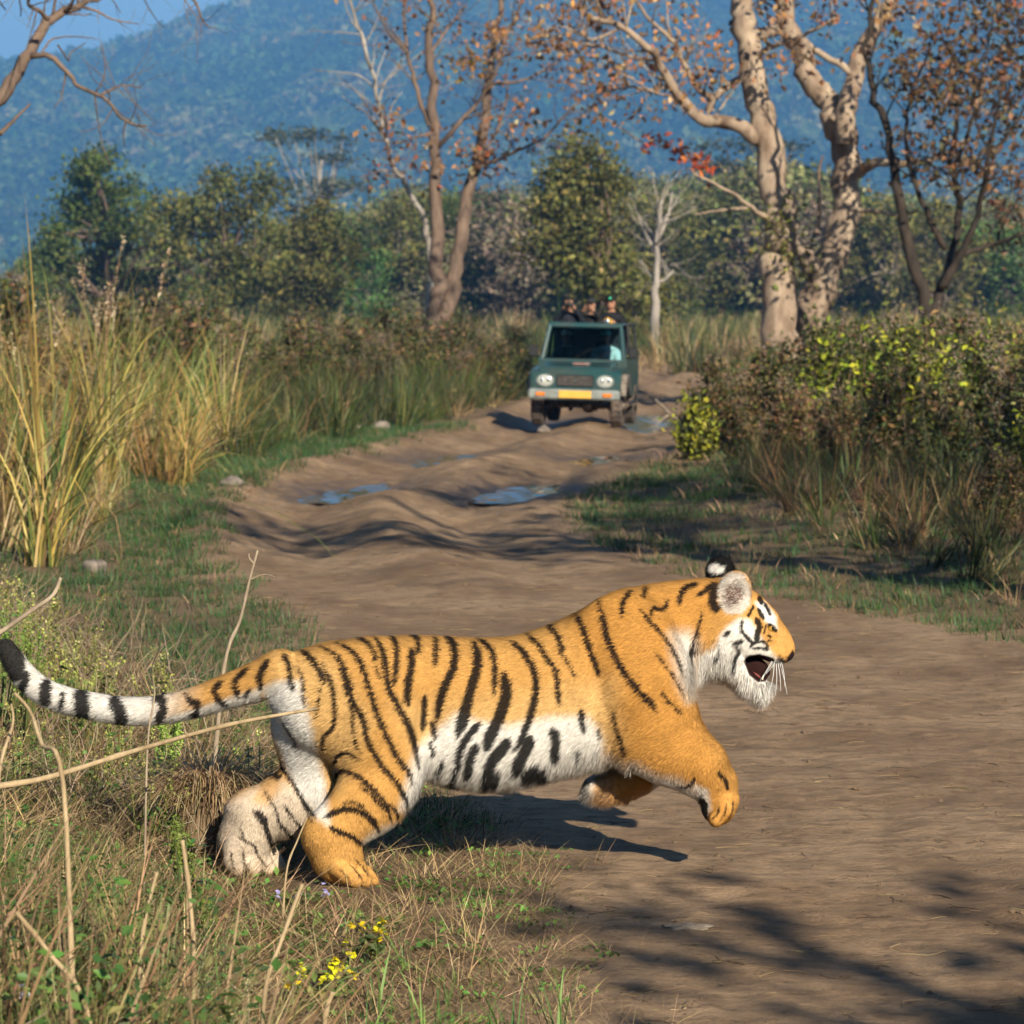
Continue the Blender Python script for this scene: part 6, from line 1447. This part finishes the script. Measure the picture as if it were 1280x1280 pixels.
for l, w in [
    ([(1085, 330), (1050, 390), (1055, 450)], 24), ([(1000, 365), (950, 420), (965, 480)], 22), ([(900, 415), (870, 450), (890, 495), (925, 515)], 22), ([(1010, 450), (990, 480)], 15),
    ([(750, 465), (775, 500), (800, 500), (795, 550), (770, 550)], 22), ([(620, 490), (655, 490), (660, 540), (640, 580)], 32), ([(460, 490), (490, 540), (500, 590)], 44), ([(330, 470), (345, 560)], 52),
    ([(262, 465), (255, 525)], 20), ([(190, 430), (195, 500)], 40), ([(115, 390), (95, 460)], 30), ([(10, 270), (25, 300), (50, 350), (60, 380)], 90)]: st(3, l, w)
for l, w in [
    ([(565, 600), (560, 690), (600, 740), (640, 790), (635, 830)], 18), ([(670, 590), (700, 650), (685, 720), (680, 775)], 28), ([(680, 780), (730, 780), (765, 810), (755, 840)], 15), ([(640, 790), (690, 785)], 15),
    ([(520, 800), (550, 850), (520, 900), (500, 960), (505, 1000)], 17), ([(640, 840), (700, 830), (780, 850)], 12), ([(500, 790), (570, 770)], 22), ([(655, 490), (610, 580)], 16), ([(690, 520), (735, 600)], 20),
    ([(700, 430), (720, 470)], 24), ([(740, 470), (770, 530), (790, 570)], 16), ([(755, 640), (735, 720)], 9), ([(770, 640), (810, 668), (835, 700)], 22), ([(770, 730), (795, 745)], 11), ([(770, 770), (800, 775)], 9),
    ([(350, 890), (400, 800)], 15), ([(440, 720), (480, 690)], 20), ([(350, 310), (345, 400), (345, 480), (390, 520)], 44), ([(850, 915), (905, 945)], 12), ([(840, 950), (900, 975)], 9), ([(860, 890), (890, 920)], 9)]: st(6, l, w)

def stripe_crease_mask(p):
    m = np.zeros(len(p))
    for q, w in ST:
        q = resample(q, max(8, 4 * len(q))); k = len(q)
        lo = q.min(0) - w; hi = q.max(0) + w
        sel = np.where(((p > lo) & (p < hi)).all(1))[0]
        if not len(sel): continue
        pp = p[sel]; best = np.full(len(sel), -9.0)
        for i in range(k - 1):
            a, b = q[i], q[i + 1]; ab = b - a
            t = np.clip(((pp - a) @ ab) / (ab @ ab + 1e-9), 0, 1)
            d = np.linalg.norm(pp - (a + t[:, None] * ab), axis=1)
            u = (i + t) / (k - 1)
            ww = 0.5 * w * np.clip(np.minimum(u, 1 - u) * 5 + 0.25, 0, 1)
            best = np.maximum(best, ww - d)
        m[sel] = np.maximum(m[sel], sstep(-0.75, 0.75, best))
    return m
def poly_mask(p, poly, soft):
    poly = np.asarray(poly, float); inside = np.zeros(len(p), bool); d = np.full(len(p), 1e9)
    for i in range(len(poly)):
        a, b = poly[i], poly[(i + 1) % len(poly)]
        c = (a[1] > p[:, 1]) != (b[1] > p[:, 1])
        inside ^= c & (p[:, 0] < (b[0] - a[0]) * (p[:, 1] - a[1]) / (b[1] - a[1] + 1e-9) + a[0])
        ab = b - a; t = np.clip(((p - a) @ ab) / (ab @ ab + 1e-9), 0, 1)
        d = np.minimum(d, np.linalg.norm(p - (a + t[:, None] * ab), axis=1))
    return sstep(-soft, soft, np.where(inside, d, -d))
def coat(V, N):
    p = unproj(V)
    dy = V[:, 1] - (TD + tyc(p[:, 0]))
    j = rng.normal(0, 0.7, p.shape) * np.where(p[:, :1] > 875, .45, 1)
    pj = p + j + 0.9 * np.stack([wav(p[:, 0], p[:, 1], 0.16, 3), wav(p[:, 0], p[:, 1], 0.14, 9)], 1)
    n = len(p)
    ORA = np.array([0.52, 0.275, 0.078]); DEEP = np.array([0.45, 0.205, 0.042]); PALE = np.array([0.62, 0.40, 0.165]); WHITE = np.array([0.72, 0.68, 0.61]); BLACK = np.array([0.007, 0.006, 0.006])
    c = np.tile(ORA, (n, 1))
    def mix(c, m, col): return c * (1 - m[:, None]) + col * m[:, None]
    z = V[:, 2]
    # deeper along neck, shoulder and fore leg, paler low on the flank
    c = mix(c, 0.7 * poly_mask(pj, [(700, 760), (760, 730), (900, 715), (925, 745), (880, 790), (860, 850), (910, 950), (930, 1040), (870, 1040), (790, 960), (760, 860)], 28), DEEP)
    c = mix(c, 0.65 * poly_mask(pj, [(500, 880), (620, 872), (770, 850), (775, 930), (640, 960), (520, 950)], 26), PALE)
    c = mix(c, 0.55 * poly_mask(pj, [(345, 815), (420, 825), (470, 900), (425, 990), (390, 930), (340, 860)], 18), PALE)
    # white: belly, inside of the legs, under the tail, throat, cheek, brow, muzzle
    w = poly_mask(pj, [(522, 935), (545, 915), (575, 890), (600, 900), (640, 905), (690, 895), (735, 893), (756, 915), (762, 952), (770, 1000), (500, 1010), (515, 960)], 9)
    w = np.maximum(w, poly_mask(pj, [(332, 858), (350, 850), (378, 850), (392, 905), (408, 975), (412, 1030), (380, 1010), (350, 930), (336, 900)], 7))
    w = np.maximum(w, 0.75 * poly_mask(pj, [(270, 1010), (320, 985), (350, 975), (420, 1000), (410, 1050), (330, 1095), (270, 1090)], 12) * (dy > -.02))
    w = np.maximum(w, 0.95 * poly_mask(pj, [(842, 792), (862, 790), (872, 800), (872, 850), (862, 872), (852, 850), (846, 820)], 15))
    w = np.maximum(w, poly_mask(pj, [(868, 850), (872, 810), (893, 803), (912, 782), (925, 772), (938, 775), (946, 788), (958, 806), (970, 822), (980, 826), (978, 835), (962, 875), (925, 870), (900, 850)], 4.5))
    w = np.maximum(w, poly_mask(pj, [(944, 752), (956, 752), (970, 770), (972, 786), (962, 782), (952, 770)], 3))
    w = np.maximum(w, 0.85 * poly_mask(pj, [(862, 975), (884, 985), (888, 1010), (876, 1030), (872, 1000)], 5))
    w = np.maximum(w, 0.7 * poly_mask(pj, [(728, 985), (740, 962), (756, 965), (752, 990), (740, 1000)], 5))
    w = np.maximum(w, sstep(-0.35, -0.85, N[:, 2]) * sstep(0.05, 0.15, z) * (p[:, 0] > 420) * (p[:, 0] < 880))
    t_in = (p[:, 0] < 330)
    w = np.maximum(w, t_in * (p[:, 1] < 930) * np.maximum(sstep(270, 170, pj[:, 0]), sstep(-0.1, -0.6, N[:, 2])))
    inner = sstep(0.15, 0.6, N[:, 1]) * (dy < -.03) * (z < 0.42) + sstep(-0.15, -0.6, N[:, 1]) * (dy > .03) * (z < 0.42) * (p[:, 0] > 600) * (1 - poly_mask(p, [(720, 950), (815, 930), (815, 1010), (720, 1010)], 4))
    w = np.maximum(w, 0.8 * np.clip(inner, 0, 1))
    c = mix(c, np.clip(w, 0, 1), WHITE)
    c = mix(c, 0.55 * poly_mask(pj, [(268, 1020), (318, 985), (345, 955), (352, 975), (402, 1012), (408, 1048), (330, 1100), (262, 1095)], 8) * (dy > -.02), np.array([0.44, 0.33, 0.21]))
    c = mix(c, 0.7 * poly_mask(pj, [(316, 1000), (330, 975), (350, 960), (352, 985), (335, 1005)], 6) * (dy > -.02), ORA)
    # greyer sole side of the far foot
    c = mix(c, 0.5 * poly_mask(pj, [(268, 1015), (300, 1005), (305, 1060), (300, 1095), (265, 1090)], 8), np.array([0.25, 0.20, 0.15]))
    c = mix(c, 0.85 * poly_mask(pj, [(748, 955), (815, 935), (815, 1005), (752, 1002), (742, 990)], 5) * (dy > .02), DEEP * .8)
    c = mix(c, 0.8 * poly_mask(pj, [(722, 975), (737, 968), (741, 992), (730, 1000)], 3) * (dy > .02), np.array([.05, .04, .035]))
    # ears
    near = dy < 0.0
    bowl = poly_mask(pj, [(899, 735), (905, 720), (918, 714), (932, 718), (939, 735), (938, 755), (928, 767), (910, 766), (901, 752)], 2.0) * near
    c = mix(c, bowl, np.array([0.50, 0.44, 0.37]))
    c = mix(c, 0.95 * poly_mask(pj, [(905, 745), (911, 730), (920, 726), (929, 733), (930, 748), (918, 759), (908, 756)], 4) * near, np.array([0.12, 0.07, 0.055]))
    c = mix(c, bowl * 0.7 * (wav(p[:, 0], p[:, 1] * .6, 0.25, 5) > 0.25), np.array([0.55, 0.5, 0.43]))
    farear = (p[:, 1] < 726) * (dy > .03) * (p[:, 0] > 878) * 1.0
    farear = farear * sstep(724, 720, pj[:, 1])
    c = mix(c, farear, BLACK * 1.3)
    c = mix(c, farear * poly_mask(pj, [(889, 706), (897, 703), (908, 708), (907, 715), (892, 715)], 2), WHITE)
    # stripes and the painted toe creases
    s = stripe_crease_mask(pj)
    s = s * (1 - 0.9 * bowl * (p[:, 0] > 899)) * (1 - farear)
    c = mix(c, s * 0.97, BLACK)
    # nose leather, and the mouth hollow with its shade painted in
    c = mix(c, poly_mask(p, [(984, 822), (991, 812), (995, 820), (990, 830), (984, 829)], 1.2), np.array([0.03, 0.016, 0.014]))
    mouth = poly_mask(p, [(929, 826), (936, 819), (950, 817), (967, 822), (973, 829), (966, 840), (957, 852), (947, 853), (936, 844)], 1.6) * (p[:, 0] < 972)
    c = mix(c, mouth, np.array([0.02, 0.007, 0.006]))
    sx = p[:, 0] * .35 + p[:, 1] * .94
    clump = wav(p[:, 0] * .35 - p[:, 1], sx * .25 + 9, 0.16, 4, 9) + .7 * wav(p[:, 0], p[:, 1], 0.22, 15, 9)
    bri = 1 + 0.08 * wav(p[:, 0], p[:, 1], 0.03, 7)[:, None] + (0.10 + 0.08 * w[:, None]) * clump[:, None] + rng.normal(0, 0.05, (n, 1))
    return np.clip(c * bri, 0.003, 0.95), s, mouth, bowl

CV, s_, mouth_, bowl_ = coat(V, N)
M_COAT = attr_mat('tiger_coat', 0.8, 0.08, 0.0)
tiger = mesh_obj('tiger', V, Q, M_COAT, None, CV)
tag(tiger, 'orange tiger with black stripes and white belly leaping across the dirt track', 'tiger')
# ---- fur: short strands lying along the body
tri = np.vstack([Q[:, :3], Q[:, [0, 2, 3]]])
ar = np.linalg.norm(np.cross(V[tri[:, 1]] - V[tri[:, 0]], V[tri[:, 2]] - V[tri[:, 0]]), axis=1) * 0.5
NF = 430000
vis = np.where(N[tri[:, 0], 1] > 0.35, 0.35, 1.0)
pr = ar * vis; pr /= pr.sum()
ti = rng.choice(len(tri), NF, p=pr)
u, v = rng.random(NF), rng.random(NF); sw = u + v > 1; u[sw], v[sw] = 1 - u[sw], 1 - v[sw]
w0 = 1 - u - v
A, B_, C_ = tri[ti].T
RT = V[A] * w0[:, None] + V[B_] * u[:, None] + V[C_] * v[:, None]
RN = N[A] * w0[:, None] + N[B_] * u[:, None] + N[C_] * v[:, None]; RN /= np.linalg.norm(RN, axis=1)[:, None]
FC, fs, fmouth, fbowl = coat(RT, RN)
pp = unproj(RT); zz = RT[:, 2]
D = np.tile(np.array([-1.0, 0, -0.35]), (NF, 1))
leg = sstep(0.45, 0.25, zz) * ((pp[:, 0] < 520) | (pp[:, 0] > 770))
D = D * (1 - leg[:, None]) + np.array([-0.25, 0, -1.0]) * leg[:, None]
fore = leg * (pp[:, 0] > 770)
D = D * (1 - fore[:, None]) + np.array([0.5, 0, -0.85]) * fore[:, None]
ruff = poly_mask(pp, [(860, 870), (865, 800), (900, 790), (930, 840), (965, 850), (960, 880), (900, 860)], 8)
D = D * (1 - ruff[:, None]) + np.array([-0.25, 0, -1.0]) * ruff[:, None]
belly = sstep(-0.2, -0.7, RN[:, 2]) * (pp[:, 0] > 500) * (pp[:, 0] < 790) * (zz > 0.2)
D = D * (1 - belly[:, None]) + np.array([-0.6, 0, -0.7]) * belly[:, None]
D = D + rng.normal(0, 0.22, D.shape)
D -= (D * RN).sum(1)[:, None] * RN; D /= np.linalg.norm(D, axis=1)[:, None] + 1e-9
ln = 0.019 * np.ones(NF)
face = poly_mask(pp, [(925, 735), (970, 750), (1000, 815), (985, 835), (940, 825), (925, 790)], 8)
ln = ln * (1 - face * 0.6) * (1 - 0.35 * leg) * (1 - 0.45 * sstep(.16, .06, zz)) * (1 - 0.45 * poly_mask(pp, [(880, 985), (935, 985), (935, 1045), (870, 1045)], 6))
chin = poly_mask(pp, [(925, 845), (962, 845), (965, 880), (930, 870)], 3)
ln = ln + 0.016 * ruff + 0.018 * belly + 0.010 * chin
ln = ln * (1 - 0.75 * fmouth) * rng.uniform(0.6, 1.3, NF)
ln = np.where((fmouth > 0.5) | (pp[:, 0] > 986), 0.003, ln)
lift = np.where(ruff + belly > 0.5, 0.45, 0.26)
E = D + RN * (lift * rng.uniform(0.5, 1.5, NF))[:, None]; E /= np.linalg.norm(E, axis=1)[:, None]
S = np.cross(E, RN); S /= np.linalg.norm(S, axis=1)[:, None] + 1e-9
wd = 0.0011 * rng.uniform(0.7, 1.4, NF)[:, None]
tipp = RT + E * ln[:, None] - np.array([0, 0, 1.0]) * (ln * 0.15)[:, None]
base = RT - RN * 0.001
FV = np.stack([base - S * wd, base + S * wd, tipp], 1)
gn = np.cross(FV[:, 1] - FV[:, 0], FV[:, 2] - FV[:, 0]); flip = (gn * RN).sum(1) < 0
FV[flip] = FV[flip][:, [1, 0, 2]]
FV = FV.reshape(-1, 3)
FF = np.arange(NF * 3).reshape(-1, 3)
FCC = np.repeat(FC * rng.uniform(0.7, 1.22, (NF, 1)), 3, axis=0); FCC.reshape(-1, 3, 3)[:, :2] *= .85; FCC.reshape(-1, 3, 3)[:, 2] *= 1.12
FNN = np.repeat(RN, 3, axis=0) + np.repeat(rng.normal(0, 0.22, (NF, 3)), 3, axis=0); FNN /= np.linalg.norm(FNN, axis=1)[:, None]
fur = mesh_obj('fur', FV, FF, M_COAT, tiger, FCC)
fur.data.normals_split_custom_set_from_vertices(FNN.astype(np.float32).tolist())
fur['kind'] = 'stuff'
# ---- eyes, nose leather, teeth, tongue, whiskers, claws
def sphere(c, r, nu=14, nv=10):
    th = np.linspace(0, math.pi, nv + 1)[:, None]; ph = np.arange(nu)[None] * 2 * math.pi / nu
    V = np.stack([np.sin(th) * np.cos(ph), np.sin(th) * np.sin(ph), np.cos(th) * np.ones_like(ph)], -1).reshape(-1, 3) * np.asarray(r) + np.asarray(c)
    i = np.arange(nv)[:, None] * nu; a = np.arange(nu)[None]; b = (a + 1) % nu
    return V, np.stack([i + a, i + nu + a, i + nu + b, i + b], -1).reshape(-1, 4)
M_EYE = mat_simple('eye_amber', (0.35, 0.20, 0.03), 0.05, spec=0.9, noise=0.1, scale=200)
M_PUPIL = mat_simple('pupil_black', (0.005, 0.005, 0.005), 0.05, spec=0.9)
M_TOOTH = mat_simple('tooth_ivory', (0.72, 0.66, 0.5), 0.3)
M_TONGUE = mat_simple('tongue_pink', (0.24, 0.07, 0.06), 0.4)
M_WHISK = mat_simple('whisker_white', (0.8, 0.8, 0.78), 0.4, noise=0.02)
for s in (-1, 1):
    c = HD(963.5, 786, .068 * s); mb = MB(); mb.add(*sphere(c, .013)); e_ = mb.build('eye', M_EYE, tiger, color=False)
    mb = MB(); mb.add(*sphere(c + np.array([.006, .008 * s, .001]), (.006, .006, .008), 10, 8)); mb.build('pupil', M_PUPIL, e_, color=False)
tg = resample([HD(930, 838, -.02), HD(938, 844, -.022), HD(946, 848, -.022), HD(951, 850, -.018)], 10)
mb = MB(); V2, F2 = tube(tg, np.interp(np.linspace(0, 1, 10), [0, .6, 1], [.014, .018, .010]), 10); mb.add(V2, F2); mb.build('tongue', M_TONGUE, tiger, color=False)
for s in (-1, 1):
    for a, b, r in (((968, 824), (966, 836), .006), ((952, 852), (956, 841), .0055)):
        mb = MB(); pts = resample([HD(a[0], a[1], .028 * s), HD((a[0] + b[0]) / 2 - .5, (a[1] + b[1]) / 2, .028 * s), HD(b[0], b[1], .027 * s)], 6)
        V2, F2 = tube(pts, np.linspace(r, .0008, 6), 7); mb.add(V2, F2); mb.build('canine_tooth', M_TOOTH, tiger, color=False)
for s in (-1, 1):
    for i, (a, b, m) in enumerate([((966, 824), (950, 851), (960, 835)), ((968, 824), (953, 848), (962, 834)), ((970, 826), (969, 870), (971, 848)), ((972, 826), (976, 864), (975, 845)),
                                   ((974, 826), (984, 868), (980, 848)), ((968, 826), (960, 868), (966, 848)), ((971, 822), (957, 843), (966, 832)), ((976, 825), (981, 858), (980, 842))]):
        mb = MB(); pts = resample([HD(a[0], a[1], .045 * s), HD(m[0], m[1], (.075 + .004 * i) * s), HD(b[0], b[1], (.10 + .006 * i) * s)], 8)
        V2, F2 = tube(pts, np.linspace(.0011, .0004, 8), 5); mb.add(V2, F2); mb.build('whisker', M_WHISK, tiger, color=False)
HAZE = 0.00026
# ------------------------------------------------------------------ haze
m = bpy.data.materials.new('haze_air'); m.use_nodes = True
m.node_tree.nodes.clear()
n = m.node_tree.nodes; l = m.node_tree.links
out = n.new('ShaderNodeOutputMaterial'); pv = n.new('ShaderNodeVolumePrincipled')
pv.inputs['Color'].default_value = (0.17, 0.48, 1.0, 1); pv.inputs['Density'].default_value = HAZE; pv.inputs['Anisotropy'].default_value = 0.0
l.new(pv.outputs[0], out.inputs['Volume'])
m.cycles.homogeneous_volume = True
V, F = box((0, 3350, 225), (8600, 7600, 456))
hz = tag(mesh_obj('haze', V, F, m, smooth=False), 'thin blue haze filling the air over the plain', 'haze', kind='stuff')
hz.location = (0, 0, 0)
